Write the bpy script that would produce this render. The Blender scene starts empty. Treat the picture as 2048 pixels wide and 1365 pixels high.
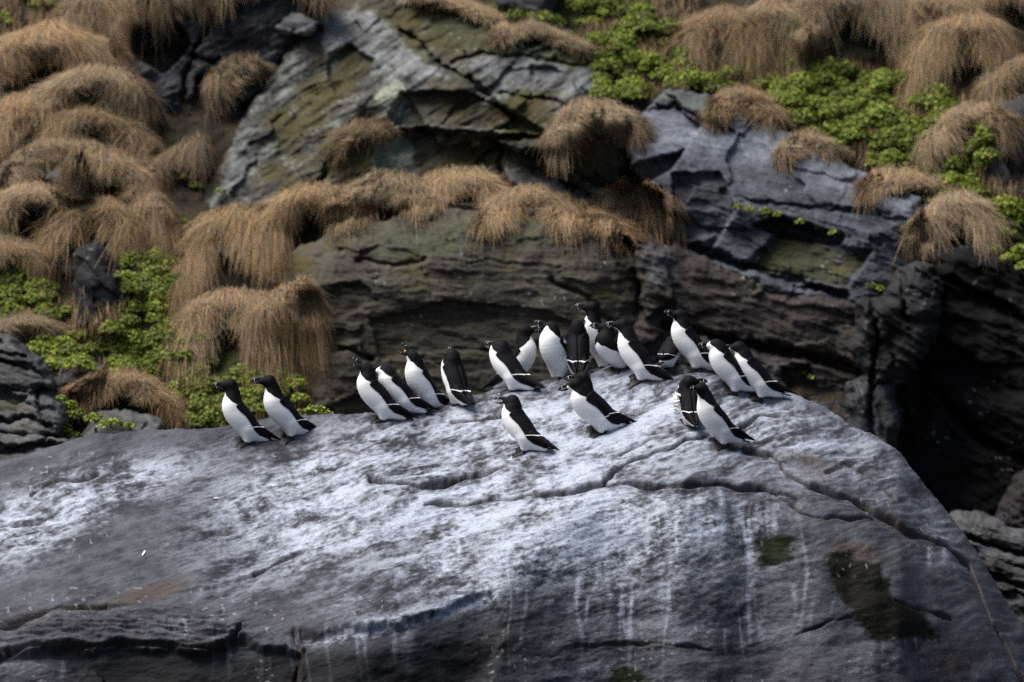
import bpy, math, random
import numpy as np
from mathutils import Vector, Matrix

R = math.radians
random.seed(7)
rng = np.random.default_rng(11)
scene = bpy.context.scene
C = scene.collection

# ------------------------------------------------------------------ camera, sky, sun, exposure
K = 0.0026          # metres per photograph pixel on the flock's plane (y = 0)
D = 40.0            # metres from the boat to the flock
cam_data = bpy.data.cameras.new('camera')
cam = bpy.data.objects.new('camera', cam_data)
C.objects.link(cam)
cam.location = (0, -D, 0)
cam.rotation_euler = (R(90), 0, 0)
cam_data.sensor_width = 36.0
cam_data.lens = 36.0 * D / (2048 * K)
cam_data.clip_start = 1.0
cam_data.clip_end = 500.0
cam_data.dof.use_dof = True
cam_data.dof.focus_distance = D - 0.4
cam_data.dof.aperture_fstop = 1.6
scene.camera = cam

SUN_EL, SUN_AZ = 62.0, -108.0       # azimuth measured from +Y (into the picture), negative = left
world = bpy.data.worlds.new('World')
scene.world = world
world.use_nodes = True
wn = world.node_tree
bg = wn.nodes['Background']
sky = wn.nodes.new('ShaderNodeTexSky')
sky.sky_type = 'NISHITA'
sky.sun_disc = False
sky.sun_elevation = R(SUN_EL)
sky.sun_rotation = R(SUN_AZ)
sky.air_density = 1.0
sky.dust_density = 3.0
sky.ozone_density = 1.0
wn.links.new(sky.outputs[0], bg.inputs[0])
bg.inputs[1].default_value = 0.055

sun_d = bpy.data.lights.new('sun', 'SUN')
sun_d.energy = 3.1
sun_d.angle = R(40)
sun_d.color = (1.0, 0.96, 0.90)
sun = bpy.data.objects.new('sun', sun_d)
C.objects.link(sun)
sd = Vector((math.sin(R(SUN_AZ)) * math.cos(R(SUN_EL)), math.cos(R(SUN_AZ)) * math.cos(R(SUN_EL)), math.sin(R(SUN_EL))))
sun.rotation_euler = sd.to_track_quat('Z', 'Y').to_euler()
sun.location = sd * 30

scene.view_settings.view_transform = 'Standard'
scene.view_settings.look = 'None'
scene.view_settings.exposure = 1.05
scene.view_settings.gamma = 1.0
scene.cycles.use_denoising = False
scene.cycles.max_bounces = 5
scene.cycles.diffuse_bounces = 3


# ------------------------------------------------------------------ numbers
def W(px, py, d):
    """photograph pixel + depth (both in pixels of the flock's plane) to a point in the scene"""
    Y = np.asarray(d, float) * K
    f = K * (D + Y) / D
    return np.stack(np.broadcast_arrays((np.asarray(px) - 1024.0) * f, Y, (682.5 - np.asarray(py)) * f), -1)


def sstep(a, b, x):
    t = np.clip((x - a) / (b - a), 0, 1)
    return t * t * (3 - 2 * t)


def noise2(x, y, seed=0):
    xi = np.floor(x).astype(np.int64); yi = np.floor(y).astype(np.int64)
    xf = x - xi; yf = y - yi
    def grad(ix, iy):
        h = (ix * 374761393 + iy * 668265263 + seed * 974634777) & 0xFFFFFFFF
        h = ((h ^ (h >> 13)) * 1274126177) & 0xFFFFFFFF
        h = h ^ (h >> 16)
        a = (h & 0xFFFF) * (2 * math.pi / 65536.0)
        return np.cos(a), np.sin(a)
    u = xf * xf * xf * (xf * (xf * 6 - 15) + 10); v = yf * yf * yf * (yf * (yf * 6 - 15) + 10)
    out = 0
    for dx in (0, 1):
        for dy in (0, 1):
            gx, gy = grad(xi + dx, yi + dy)
            w = (u if dx else 1 - u) * (v if dy else 1 - v)
            out = out + w * (gx * (xf - dx) + gy * (yf - dy))
    return out * 1.5


def fbm(x, y, seed=0, octaves=5, gain=0.5):
    s, a, t = 0, 1.0, 0
    for i in range(octaves):
        s = s + a * noise2(x * 2 ** i, y * 2 ** i, seed + i * 17); t += a; a *= gain
    return s / t


def ridged(x, y, seed=0, octaves=4, gain=0.55):
    s, a, t = 0, 1.0, 0
    for i in range(octaves):
        s = s + a * (1 - 2.2 * np.abs(noise2(x * 2 ** i, y * 2 ** i, seed + i * 13))); t += a; a *= gain
    return s / t


def rot(px, py, deg):
    c, s = math.cos(R(deg)), math.sin(R(deg))
    return px * c + py * s, -px * s + py * c        # along, across a line that runs deg degrees DOWN to the right


def seg_dist(px, py, pts, closed=False):
    best = np.full(px.shape, 1e9)
    n = len(pts)
    for i in range(n if closed else n - 1):
        ax, ay = pts[i]; bx, by = pts[(i + 1) % n]
        vx, vy = bx - ax, by - ay
        t = np.clip(((px - ax) * vx + (py - ay) * vy) / (vx * vx + vy * vy + 1e-9), 0, 1)
        best = np.minimum(best, np.hypot(px - ax - t * vx, py - ay - t * vy))
    return best


def inside(px, py, pts):
    r = np.zeros(px.shape, bool)
    n = len(pts)
    for i in range(n):
        x1, y1 = pts[i]; x2, y2 = pts[(i + 1) % n]
        if y1 == y2: continue
        c = ((y1 > py) != (y2 > py)) & (px < (x2 - x1) * (py - y1) / (y2 - y1) + x1)
        r ^= c
    return r


def poly_sd(px, py, pts):
    d = seg_dist(px, py, pts, True)
    return np.where(inside(px, py, pts), d, -d)


def mixc(a, b, t):
    return a + (np.asarray(b) - a) * t[..., None]


# ------------------------------------------------------------------ meshes
def mesh_obj(name, verts, faces, mat, parent=None, smooth=True, col=None, fields=None):
    """faces: an (n,3) or (n,4) array or a list of such arrays"""
    me = bpy.data.meshes.new(name)
    fl = faces if isinstance(faces, list) else [faces]
    fl = [np.asarray(f, np.int32) for f in fl if len(f)]
    verts = np.asarray(verts, np.float32).reshape(-1, 3)
    me.vertices.add(len(verts))
    me.vertices.foreach_set('co', verts.ravel())
    loops = np.concatenate([f.ravel() for f in fl])
    tot = np.concatenate([np.full(len(f), f.shape[1], np.int32) for f in fl])
    me.loops.add(len(loops))
    me.loops.foreach_set('vertex_index', loops)
    me.polygons.add(len(tot))
    me.polygons.foreach_set('loop_start', np.concatenate([[0], np.cumsum(tot)[:-1]]).astype(np.int32))
    me.polygons.foreach_set('loop_total', tot)
    me.polygons.foreach_set('use_smooth', np.full(len(tot), smooth))
    me.update(calc_edges=True)
    me.validate()
    if col is not None:
        a = me.color_attributes.new('Col', 'FLOAT_COLOR', 'POINT')
        cc = np.ones((len(verts), 4), np.float32)
        cc[:, :3] = np.clip(np.asarray(col).reshape(-1, 3), 0, 1)
        a.data.foreach_set('color', cc.ravel())
    for k, v in (fields or {}).items():
        a = me.attributes.new(k, 'FLOAT', 'POINT')
        a.data.foreach_set('value', np.asarray(v, np.float32).ravel())
    if mat: me.materials.append(mat)
    o = bpy.data.objects.new(name, me)
    C.objects.link(o)
    if parent: o.parent = parent
    return o


def grid_faces(ny, nx, keep=None):
    i = np.arange(ny * nx).reshape(ny, nx)
    f = np.stack([i[:-1, :-1], i[1:, :-1], i[1:, 1:], i[:-1, 1:]], -1)
    if keep is not None:
        k = keep[:-1, :-1] & keep[1:, :-1] & keep[1:, 1:] & keep[:-1, 1:]
        return f[k]
    return f.reshape(-1, 4)


def compact(verts, faces, *arrs):
    used = np.zeros(len(verts), bool); used[faces.ravel()] = True
    m = np.cumsum(used) - 1
    return (verts[used], m[faces]) + tuple(a[used] for a in arrs)


def empty(name, loc):
    o = bpy.data.objects.new(name, None)
    o.location = loc
    o.empty_display_size = 0.05
    C.objects.link(o)
    return o


def tag(o, label=None, cat=None, group=None, kind=None):
    if label: o['label'] = label
    if cat: o['category'] = cat
    if group: o['group'] = group
    if kind: o['kind'] = kind
    return o


# ------------------------------------------------------------------ materials
def new_mat(name):
    m = bpy.data.materials.new(name)
    m.use_nodes = True
    nt = m.node_tree
    return m, nt, nt.nodes['Principled BSDF']


def node(nt, t, **kw):
    n = nt.nodes.new(t)
    for k, v in kw.items(): setattr(n, k, v)
    return n


def attr_mat(name, rough=0.85, grain=(0.75, 1.25), scale=220.0, bump=0.0, bump_scale=90.0, stretch=(1, 1, 1), spec=0.3, trans=0.0, tilt=0.0):
    m, nt, b = new_mat(name)
    L = nt.links
    at = node(nt, 'ShaderNodeAttribute', attribute_name='Col')
    tc = node(nt, 'ShaderNodeTexCoord')
    mp = node(nt, 'ShaderNodeMapping')
    mp.inputs['Scale'].default_value = stretch
    mp.inputs['Rotation'].default_value = (0, tilt, 0)
    L.new(tc.outputs['Object'], mp.inputs[0])
    nz = node(nt, 'ShaderNodeTexNoise')
    nz.inputs['Scale'].default_value = scale; nz.inputs['Detail'].default_value = 3.0; nz.inputs['Roughness'].default_value = 0.65
    L.new(mp.outputs[0], nz.inputs['Vector'])
    mr = node(nt, 'ShaderNodeMapRange')
    mr.inputs['From Min'].default_value = 0.3; mr.inputs['From Max'].default_value = 0.7
    mr.inputs['To Min'].default_value = grain[0]; mr.inputs['To Max'].default_value = grain[1]
    L.new(nz.outputs[0], mr.inputs[0])
    mx = node(nt, 'ShaderNodeVectorMath', operation='SCALE')
    L.new(at.outputs['Color'], mx.inputs[0]); L.new(mr.outputs[0], mx.inputs['Scale'])
    L.new(mx.outputs[0], b.inputs['Base Color'])
    b.inputs['Roughness'].default_value = rough
    b.inputs['Specular IOR Level'].default_value = spec
    if bump:
        n2 = node(nt, 'ShaderNodeTexNoise')
        n2.inputs['Scale'].default_value = bump_scale; n2.inputs['Detail'].default_value = 6.0; n2.inputs['Roughness'].default_value = 0.7
        L.new(mp.outputs[0], n2.inputs['Vector'])
        bp = node(nt, 'ShaderNodeBump')
        bp.inputs['Strength'].default_value = 0.9; bp.inputs['Distance'].default_value = bump
        L.new(n2.outputs[0], bp.inputs['Height']); L.new(bp.outputs[0], b.inputs['Normal'])
    if trans:
        b.inputs['Transmission Weight'].default_value = 0.0
        tr = node(nt, 'ShaderNodeBsdfTranslucent'); L.new(mx.outputs[0], tr.inputs[0])
        ms = node(nt, 'ShaderNodeMixShader'); ms.inputs[0].default_value = trans
        L.new(b.outputs[0], ms.inputs[1]); L.new(tr.outputs[0], ms.inputs[2])
        L.new(ms.outputs[0], nt.nodes['Material Output'].inputs[0])
    return m


M_rock = attr_mat('cliff_rock', rough=0.8, grain=(0.6, 1.4), scale=70, bump=0.012, bump_scale=24, spec=0.15, stretch=(0.5, 1, 1.6), tilt=R(-8))
M_fore = attr_mat('pale_rock', rough=0.75, grain=(0.70, 1.30), scale=140, bump=0.008, bump_scale=55, spec=0.12, stretch=(0.55, 1, 1.2), tilt=R(18))
M_soil = attr_mat('soil', rough=0.95, grain=(0.4, 1.6), scale=60, bump=0.03, bump_scale=25)
M_grass = attr_mat('dry_grass', rough=0.75, grain=(0.9, 1.1), scale=20, trans=0.12)
M_leaf = attr_mat('green_leaf', rough=0.55, grain=(0.85, 1.15), scale=80, trans=0.2)


def plain_mat(name, color, rough=0.5, spec=0.4):
    m, nt, b = new_mat(name)
    tc = node(nt, 'ShaderNodeTexCoord'); nz = node(nt, 'ShaderNodeTexNoise')
    nz.inputs['Scale'].default_value = 300
    nt.links.new(tc.outputs['Object'], nz.inputs['Vector'])
    cr = node(nt, 'ShaderNodeMix', data_type='RGBA')
    cr.inputs[6].default_value = tuple(c * 0.85 for c in color) + (1,)
    cr.inputs[7].default_value = tuple(min(1, c * 1.12) for c in color) + (1,)
    nt.links.new(nz.outputs[0], cr.inputs[0]); nt.links.new(cr.outputs[2], b.inputs['Base Color'])
    b.inputs['Roughness'].default_value = rough; b.inputs['Specular IOR Level'].default_value = spec
    return m


def plumage_mat(name, bar):
    """black and white by the signed field 'white' (positive = white); with a thin white bar where |bar| is small"""
    m, nt, b = new_mat(name)
    L = nt.links
    def ramp(src, lo, hi):
        r = node(nt, 'ShaderNodeMapRange'); r.inputs['From Min'].default_value = lo; r.inputs['From Max'].default_value = hi
        L.new(src, r.inputs[0]); return r.outputs[0]
    tc = node(nt, 'ShaderNodeTexCoord'); nz = node(nt, 'ShaderNodeTexNoise')
    nz.inputs['Scale'].default_value = 140; nz.inputs['Detail'].default_value = 3
    L.new(tc.outputs['Object'], nz.inputs['Vector'])
    blk = node(nt, 'ShaderNodeMix', data_type='RGBA')
    blk.inputs[6].default_value = (0.002, 0.002, 0.003, 1); blk.inputs[7].default_value = (0.007, 0.0065, 0.009, 1)
    L.new(nz.outputs[0], blk.inputs[0])
    wht = node(nt, 'ShaderNodeMix', data_type='RGBA')
    wht.inputs[6].default_value = (0.74, 0.75, 0.77, 1); wht.inputs[7].default_value = (0.88, 0.88, 0.87, 1)
    L.new(nz.outputs[0], wht.inputs[0])
    if bar:
        a = node(nt, 'ShaderNodeAttribute', attribute_name='bar')
        ab = node(nt, 'ShaderNodeMath', operation='ABSOLUTE'); L.new(a.outputs['Fac'], ab.inputs[0])
        fac = ramp(ab.outputs[0], 1.1, 0.6)
    else:
        a = node(nt, 'ShaderNodeAttribute', attribute_name='white')
        ad = node(nt, 'ShaderNodeMath', operation='MULTIPLY_ADD')
        L.new(nz.outputs[0], ad.inputs[0]); ad.inputs[1].default_value = 3.0; L.new(a.outputs['Fac'], ad.inputs[2])
        fac = ramp(ad.outputs[0], 0.8, 2.2)
    mx = node(nt, 'ShaderNodeMix', data_type='RGBA')
    L.new(fac, mx.inputs[0]); L.new(blk.outputs[2], mx.inputs[6]); L.new(wht.outputs[2], mx.inputs[7])
    L.new(mx.outputs[2], b.inputs['Base Color'])
    b.inputs['Roughness'].default_value = 0.7; b.inputs['Specular IOR Level'].default_value = 0.1
    bp = node(nt, 'ShaderNodeBump'); bp.inputs['Strength'].default_value = 0.2; bp.inputs['Distance'].default_value = 0.002
    L.new(nz.outputs[0], bp.inputs['Height']); L.new(bp.outputs[0], b.inputs['Normal'])
    return m


M_body = plumage_mat('plumage', False)
M_wing = plumage_mat('wing_plumage', True)
M_black = plain_mat('black_feather', (0.008, 0.008, 0.010), 0.6, 0.2)
M_bill = plain_mat('bill_horn', (0.012, 0.012, 0.014), 0.35, 0.5)
M_white = plain_mat('white_mark', (0.82, 0.82, 0.80), 0.6, 0.2)
M_gape = plain_mat('yellow_gape', (0.75, 0.42, 0.05), 0.5, 0.4)
M_foot = plain_mat('black_foot', (0.005, 0.005, 0.006), 0.55, 0.3)
M_eye = plain_mat('eye', (0.006, 0.004, 0.004), 0.12, 0.6)

# ------------------------------------------------------------------ the foreground rock (ground under the flock)
ridge_t = np.array([(-600, 1040), (-300, 990), (-100, 950), (0, 928), (60, 912), (130, 893), (200, 880), (300, 866), (400, 859), (500, 848), (640, 834),
                    (700, 830), (790, 824), (860, 814), (920, 803), (960, 795), (1000, 778), (1090, 762), (1170, 744), (1230, 735), (1300, 732), (1360, 732),
                    (1430, 745), (1480, 766), (1540, 786), (1600, 797), (1650, 820), (1700, 852), (1750, 872), (1800, 905), (1825, 940), (1850, 975),
                    (1880, 1008), (1910, 1050), (1960, 1120), (2048, 1260), (2200, 1520), (2700, 2300)], float)
brow_t = np.array([(-600, 1370), (0, 1285), (100, 1245), (230, 1224), (420, 1228), (500, 1252), (620, 1262), (800, 1230), (900, 1190), (980, 1140), (1060, 1080),
                   (1130, 1030), (1200, 1000), (1350, 985), (1500, 1000), (1600, 1035), (1750, 1095), (1900, 1200), (2048, 1400), (2200, 1670), (2700, 2450)], float)


def smooth_table(t, xs, w):
    xx = np.arange(t[0, 0], t[-1, 0], 4.0)
    yy = np.interp(xx, t[:, 0], t[:, 1])
    k = np.hanning(int(w / 4) * 2 + 3); k /= k.sum()
    yp = np.pad(yy, len(k) // 2, mode='edge')
    return np.interp(xs, xx, np.convolve(yp, k, 'valid'))


F_cols = np.concatenate([np.arange(-560, -40, 12.0), np.arange(-40, 2090, 2.4), np.arange(2090, 2600, 14.0)])
F_s = np.concatenate([np.arange(-700, -60, 20.0), np.arange(-60, 1300, 2.6), np.arange(1300, 2000, 16.0)])
f_ridge = smooth_table(ridge_t, F_cols, 14)
f_brow = smooth_table(brow_t, F_cols, 130)
TH_TOP = R(28)
f_sb = (f_brow - f_ridge) / math.sin(TH_TOP) + 40
S, _ = np.meshgrid(F_s, F_cols, indexing='ij')
sb = f_sb[None, :]
face_ang = R(70) + R(6) * noise2(F_cols / 300, F_cols * 0 + .5, 3)[None, :]
TH = np.where(S < 0, -R(58) * sstep(0, 150, -S),
              TH_TOP * sstep(0, 90, S) + (face_ang - TH_TOP) * sstep(-90, 110, S - sb))
ds = np.diff(F_s)
i0 = int(np.argmin(np.abs(F_s)))
seg_h = 0.5 * (np.cos(TH[1:]) + np.cos(TH[:-1])) * ds[:, None]
seg_v = 0.5 * (np.sin(TH[1:]) + np.sin(TH[:-1])) * ds[:, None]
cum_h = np.concatenate([np.zeros((1, len(F_cols))), np.cumsum(seg_h, 0)]); cum_h -= cum_h[i0]
cum_v = np.concatenate([np.zeros((1, len(F_cols))), np.cumsum(seg_v, 0)]); cum_v -= cum_v[i0]
d_ridge = 200 + 60 * noise2(F_cols / 260, F_cols * 0 + 3.3, 5) - 60 * sstep(1500, 2050, F_cols)
fPX = np.broadcast_to(F_cols, S.shape).copy()
fPY = f_ridge[None, :] + cum_v
fD = d_ridge[None, :] - cum_h
u, v = rot(fPX, fPY, -17)
front = sstep(-60, 60, S - sb)
u2, v2 = rot(fPX, S * 0.55 + f_ridge[None, :], -12)
disp = 22 * fbm(fPX / 330, S / 330, 21, 4) + 5 * fbm(fPX / 80, S / 80, 31, 4)
strat_top = ridged(u2 / 240, v2 / 34, 41, 4)
strat_front = ridged(fPX / 200 + fPY / 900, fPY / 36 + fPX / 260, 47, 4)
disp += 4.5 * strat_top * (1 - front) + 1.8 * strat_front * front + 9 * fbm(fPX / 90 + fPY / 400, fPY / 60, 49, 5, 0.55) * front
disp += 2.4 * fbm(u / 34, v / 9, 61, 4, 0.6) * (1 - 0.4 * front) + 1.8 * ridged(u / 90 + noise2(u / 60, v / 30, 8) * .3, v / 7, 66, 3) * (1 - 0.5 * front)
# the rock breaks off along the brow: the face below is set back under a sharp edge
for pl, am in (([(-700, 1306), (0, 1300), (250, 1290), (420, 1294), (478, 1266), (530, 1292), (600, 1304), (590, 1900), (-700, 1900)], 26),
               ([(600, 1266), (700, 1256), (800, 1236), (900, 1206), (985, 1186), (1015, 1250), (960, 1420), (960, 1900), (600, 1900)], 16),
               ([(-700, 1345), (60, 1322), (180, 1335), (240, 1380), (240, 1900), (-700, 1900)], -22)):
    wx = fPX + 10 * noise2(fPX / 40, fPY / 40, 301) + 5 * noise2(fPX / 14, fPY / 14, 302); wy = fPY + 10 * noise2(fPX / 46, fPY / 40, 303) + 4 * noise2(fPX / 13, fPY / 13, 304)
    disp -= am * sstep(-5, 9, poly_sd(wx, wy, pl)) * (S > 50)
# broken ledges at the lower left
led = np.exp(-(seg_dist(fPX, fPY, [(-200, 1275), (60, 1262), (230, 1240), (430, 1255), (470, 1270)]) / 34) ** 2)
disp += led * 14 * ridged(fPX / 120, fPY / 16, 71, 4)
cracks_f = [
    ([(740, 968), (775, 975), (840, 978), (920, 969), (962, 950), (1010, 938)], 15, 4.4),
    ([(850, 1020), (930, 1016), (1000, 1004), (1100, 985), (1205, 972), (1300, 971), (1400, 975), (1500, 985), (1545, 996), (1590, 1006)], 17, 4.6),
    ([(1205, 972), (1225, 942), (1270, 916), (1330, 898), (1390, 886), (1412, 878)], 15, 4.8),
    ([(1490, 911), (1540, 918), (1568, 948), (1620, 976), (1690, 990), (1760, 1028), (1840, 1075), (1890, 1096), (1936, 1135), (1960, 1185), (1985, 1250), (2030, 1335), (2080, 1420)], 16, 4.8),
    ([(1545, 996), (1600, 1030), (1650, 1042), (1700, 1046), (1745, 1034)], 10, 3.5),
    ([(60, 988), (110, 966), (200, 946)], 9, 4.0),
    ([(905, 843), (960, 836), (1015, 832)], 9, 4.0),
    ([(1240, 905), (1300, 880), (1345, 872)], 7, 3.5),
    ([(0, 1298), (100, 1294), (250, 1286), (420, 1291), (470, 1272), (482, 1250)], 14, 5.0),
    ([(0, 1258), (60, 1240), (120, 1226), (215, 1222)], 12, 4.5),
    ([(505, 1148), (560, 1121), (605, 1100)], 8, 4.0),
    ([(1590, 1268), (1650, 1246), (1705, 1234)], 6, 3.0),
    ([(1790, 1205), (1850, 1222), (1905, 1242)], 7, 4.0),
    ([(790, 882), (700, 905), (620, 898)], 4, 3.0),
    ([(1480, 857), (1520, 845), (1560, 842)], 7, 3.5),
    ([(1350, 750), (1420, 752), (1460, 770)], 7, 4.0),
    ([(1310, 790), (1320, 770), (1330, 740)], 5, 3.0),
    ([(590, 1262), (600, 1300), (590, 1380)], 8, 6.0),
    ([(1650, 945), (1690, 930), (1740, 950), (1790, 1000)], 5, 4.0),
    ([(1150, 1295), (1300, 1290), (1420, 1300)], 4, 4.0),
]
jx = fPX + 5 * noise2(fPX / 60, fPY / 60, 91); jy = fPY + 6 * noise2(fPX / 50, fPY / 50, 92) 
crack_m = np.zeros(S.shape)
for pts, dep, wd in cracks_f:
    P = np.array(pts)
    sel = (fPX > P[:, 0].min() - 40) & (fPX < P[:, 0].max() + 40) & (fPY > P[:, 1].min() - 40) & (fPY < P[:, 1].max() + 40) & (S > 5)
    dd = seg_dist(jx[sel], jy[sel], pts)
    var = np.clip(0.75 + 1.0 * noise2(fPX[sel] / 70, fPY[sel] / 70, 95), 0.55, 1.3)
    wd = wd * 0.62 * var; dep = dep * 1.15 * np.clip(var * 1.2, 0.3, 1.3)
    g = np.exp(-(dd / wd) ** 2)
    disp[sel] -= dep * g
    # the rock is undercut below the crack: the slab above it ends in a lip
    d_lo = seg_dist(jx[sel], jy[sel] - 9, pts)
    disp[sel] -= 0.30 * dep * np.exp(-(d_lo / 9) ** 2)
    d_up = seg_dist(jx[sel], jy[sel] + 9, pts)
    disp[sel] += 0.16 * dep * np.exp(-(d_up / 9) ** 2)
    crack_m[sel] = np.maximum(crack_m[sel], np.exp(-(dd / (wd * 2.0)) ** 2))
damp = np.where(S < -80, 0.6, 1.0)
disp *= damp
fPY2 = fPY - disp * np.cos(TH)
fD2 = fD - disp * np.sin(TH) * np.sign(1)


def gauss_field(px, py, blobs):
    f = np.zeros(px.shape)
    for cx, cy, sx, sy, ang, amp in blobs:
        a, b = rot(px - cx, py - cy, ang)
        f += amp * np.exp(-((a / sx) ** 2 + (b / sy) ** 2))
    return f


n_big = fbm(fPX / 260, fPY / 160, 101, 4)
n_mid = fbm(u / 110, v / 30, 111, 5, 0.6)
n_fine = fbm(u / 22, v / 8, 121, 4, 0.65)
n_spk = fbm(u / 11, v / 5.5, 131, 3, 0.75)
base = mixc(np.broadcast_to(np.array([0.024, 0.025, 0.031]), S.shape + (3,)), (0.088, 0.092, 0.108), np.clip(0.5 + 0.9 * n_mid + 0.5 * n_fine + 0.3 * n_big, 0, 1))
guano = gauss_field(fPX, fPY, [
    (700, 950, 330, 110, -18, 0.75), (1100, 880, 360, 120, -8, 0.95), (640, 1090, 260, 70, -20, 0.55), (1400, 830, 200, 80, 10, 0.6),
    (90, 1010, 170, 55, -22, 1.05), (270, 965, 160, 38, -20, 0.8), (40, 1100, 160, 60, -20, 0.6), (520, 1000, 140, 60, -25, 0.4), (1150, 1060, 260, 90, 0, 0.75),
    (900, 1130, 260, 60, -20, 0.6), (800, 1236, 200, 14, -14, 1.1), (950, 1190, 90, 14, -18, 1.1), (1350, 1040, 190, 60, 0, 0.5), (1750, 930, 130, 60, 35, 0.45), (1880, 1060, 60, 30, 40, 0.4),
    (1250, 1150, 460, 160, 0, 0.42), (1560, 890, 170, 80, 15, 0.6), (1150, 1345, 160, 30, 0, 0.3), (1480, 1270, 120, 40, 0, 0.2), (60, 1330, 90, 40, 0, 0.4)])
drip = fbm(fPX / 30 + 0.5 * n_mid, fPY / 170, 141, 4, 0.6)
drip2 = ridged(fPX / 40 + 0.3 * noise2(fPX / 200, fPY / 120, 5), fPY / 500, 151, 2)
topn = 1.5 * n_mid + 1.0 * n_fine + 0.5 * n_spk + 0.6 * n_big
frn = 0.55 * drip + 1.2 * n_fine + 0.9 * n_spk + 0.9 * n_mid + 0.5 * n_big
gm = np.clip((guano - 0.18) * 1.35, 0, 1) * sstep(-0.6, 0.8, topn * (1 - front) + frn * front + 0.25 * (guano - 0.6))
drips = front * sstep(0.62, 0.95, drip2 + 0.25 * n_fine) * gauss_field(fPX, fPY, [(1230, 1150, 330, 150, 0, 0.9), (560, 1300, 160, 60, 0, 0.5), (820, 1290, 160, 70, 0, 0.55), (1470, 1110, 150, 120, 0, 0.5)])
for x0, y0, y1, w, a in ((1180, 985, 1100, 9, .8), (1216, 995, 1285, 7, .9), (1196, 1060, 1300, 6, .7), (1258, 1005, 1240, 10, .6), (1338, 1060, 1215, 6, .7), (1440, 985, 1200, 6, .8), (1330, 1150, 1250, 9, .6), (1120, 1000, 1180, 8, .5),
                         (458, 1280, 1345, 4, 1.), (523, 1310, 1400, 4, .7), (540, 1300, 1400, 3, .6), (815, 1250, 1400, 9, .8), (790, 1255, 1350, 5, .6), (126, 1312, 1400, 5, .9), (370, 1235, 1275, 4, .7), (1510, 1030, 1100, 5, .6), (1860, 1095, 1140, 5, 1.), (1890, 1095, 1135, 6, 1.), (1590, 1170, 1230, 6, .5)):
    drips = np.maximum(drips, a * np.exp(-((fPX - x0 + 5 * noise2(fPY / 30, fPX * 0 + x0 * .71, 7)) / (w * (0.7 + 0.6 * abs(math.sin(x0))))) ** 2) * sstep(y0 - 6, y0 + 8, fPY) * sstep(y1, y0, fPY - 20) * np.clip(0.75 + 1.2 * n_fine + 0.8 * n_spk, 0, 1.2))
gm = np.clip(gm + 0.7 * drips, 0, 1)
col = mixc(base, (0.36, 0.395, 0.47), gm)
# brown and rusty patches of bare rock
rust = gauss_field(fPX, fPY, [(1720, 1110, 90, 30, 15, 0.8), (1600, 940, 110, 30, 15, 0.45), (1800, 1060, 140, 24, 30, 0.6), (1900, 1330, 60, 60, 0, 0.7), (300, 1190, 120, 26, -18, 0.8), (1640, 925, 60, 18, 10, 0.5), (1450, 890, 90, 20, 10, 0.35), (800, 1300, 160, 40, 0, 0.4), (1330, 985, 120, 14, 3, 0.4)])
col = mixc(col, (0.062, 0.042, 0.031), np.clip(sstep(0.2, 0.8, rust + 0.35 * n_mid + 0.25 * n_fine - 0.08), 0, 1) * 0.75)
# dark wet algae
alg = np.maximum.reduce([sstep(-4, 9, poly_sd(jx + 26 * n_fine + 10 * n_spk, jy + 20 * n_mid + 12 * n_fine, p)) for p in (
    [(1645, 1115), (1700, 1105), (1770, 1140), (1790, 1200), (1850, 1230), (1880, 1270), (1800, 1290), (1730, 1270), (1690, 1210), (1660, 1160)],
    [(1510, 1075), (1560, 1065), (1600, 1075), (1580, 1105), (1600, 1115), (1555, 1135), (1510, 1140), (1520, 1110)],
    [(1220, 1340), (1260, 1332), (1330, 1360), (1210, 1380)], [(1700, 1245), (1770, 1260), (1830, 1285), (1760, 1290)])])
algcol = mixc(np.broadcast_to(np.array([0.007, 0.006, 0.004]), S.shape + (3,)), (0.010, 0.014, 0.005), np.clip(sstep(1700, 1640, fPX) + 0.6 * n_mid, 0, 1))
col = mixc(col, 0, np.zeros(S.shape)) * (1 - alg[..., None]) + algcol * alg[..., None]
# black lichen on the low front, with shade of the undercut painted in
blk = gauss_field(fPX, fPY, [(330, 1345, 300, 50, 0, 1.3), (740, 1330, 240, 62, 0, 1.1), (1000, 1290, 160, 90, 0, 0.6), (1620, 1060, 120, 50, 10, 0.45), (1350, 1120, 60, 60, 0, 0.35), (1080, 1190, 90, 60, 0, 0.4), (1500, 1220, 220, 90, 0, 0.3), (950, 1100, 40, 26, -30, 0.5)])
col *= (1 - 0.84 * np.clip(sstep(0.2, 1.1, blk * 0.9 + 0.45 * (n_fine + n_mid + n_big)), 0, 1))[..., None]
# rust brown in the cracks, with their shade painted in
col = mixc(col, (0.045, 0.030, 0.022), crack_m * 0.75 * np.clip(0.7 + n_mid, 0, 1))
# white specks of droppings
spk = sstep(0.55, 0.62, noise2(fPX / 11, fPY / 9, 171)) * sstep(0.1, 0.4, noise2(fPX / 120, fPY / 90, 172))
col = mixc(col, (0.62, 0.62, 0.62), spk * 0.2)
fV = W(fPX, fPY2, fD2)
ny, nx = S.shape
fore = mesh_obj('rock_ground', fV.reshape(-1, 3), grid_faces(ny, nx), M_fore, col=col.reshape(-1, 3))
tag(fore, kind='structure')

# lookups on the rock for everything that stands on it
_sel = (F_s > -160) & (F_s < 900)
_cs = (F_cols > 100) & (F_cols < 1800)
LK = fV[_sel][:, _cs].reshape(-1, 3)
LKpx = np.stack([fPX[_sel][:, _cs].ravel(), fPY2[_sel][:, _cs].ravel()], -1)
LKpx[(S[_sel][:, _cs] < -8).ravel()] = 1e6      # only what faces the boat can be picked by pixel


def rock_at_pixel(px, py):
    i = int(np.argmin((LKpx[:, 0] - px) ** 2 + (LKpx[:, 1] - py) ** 2))
    return LK[i]


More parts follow.
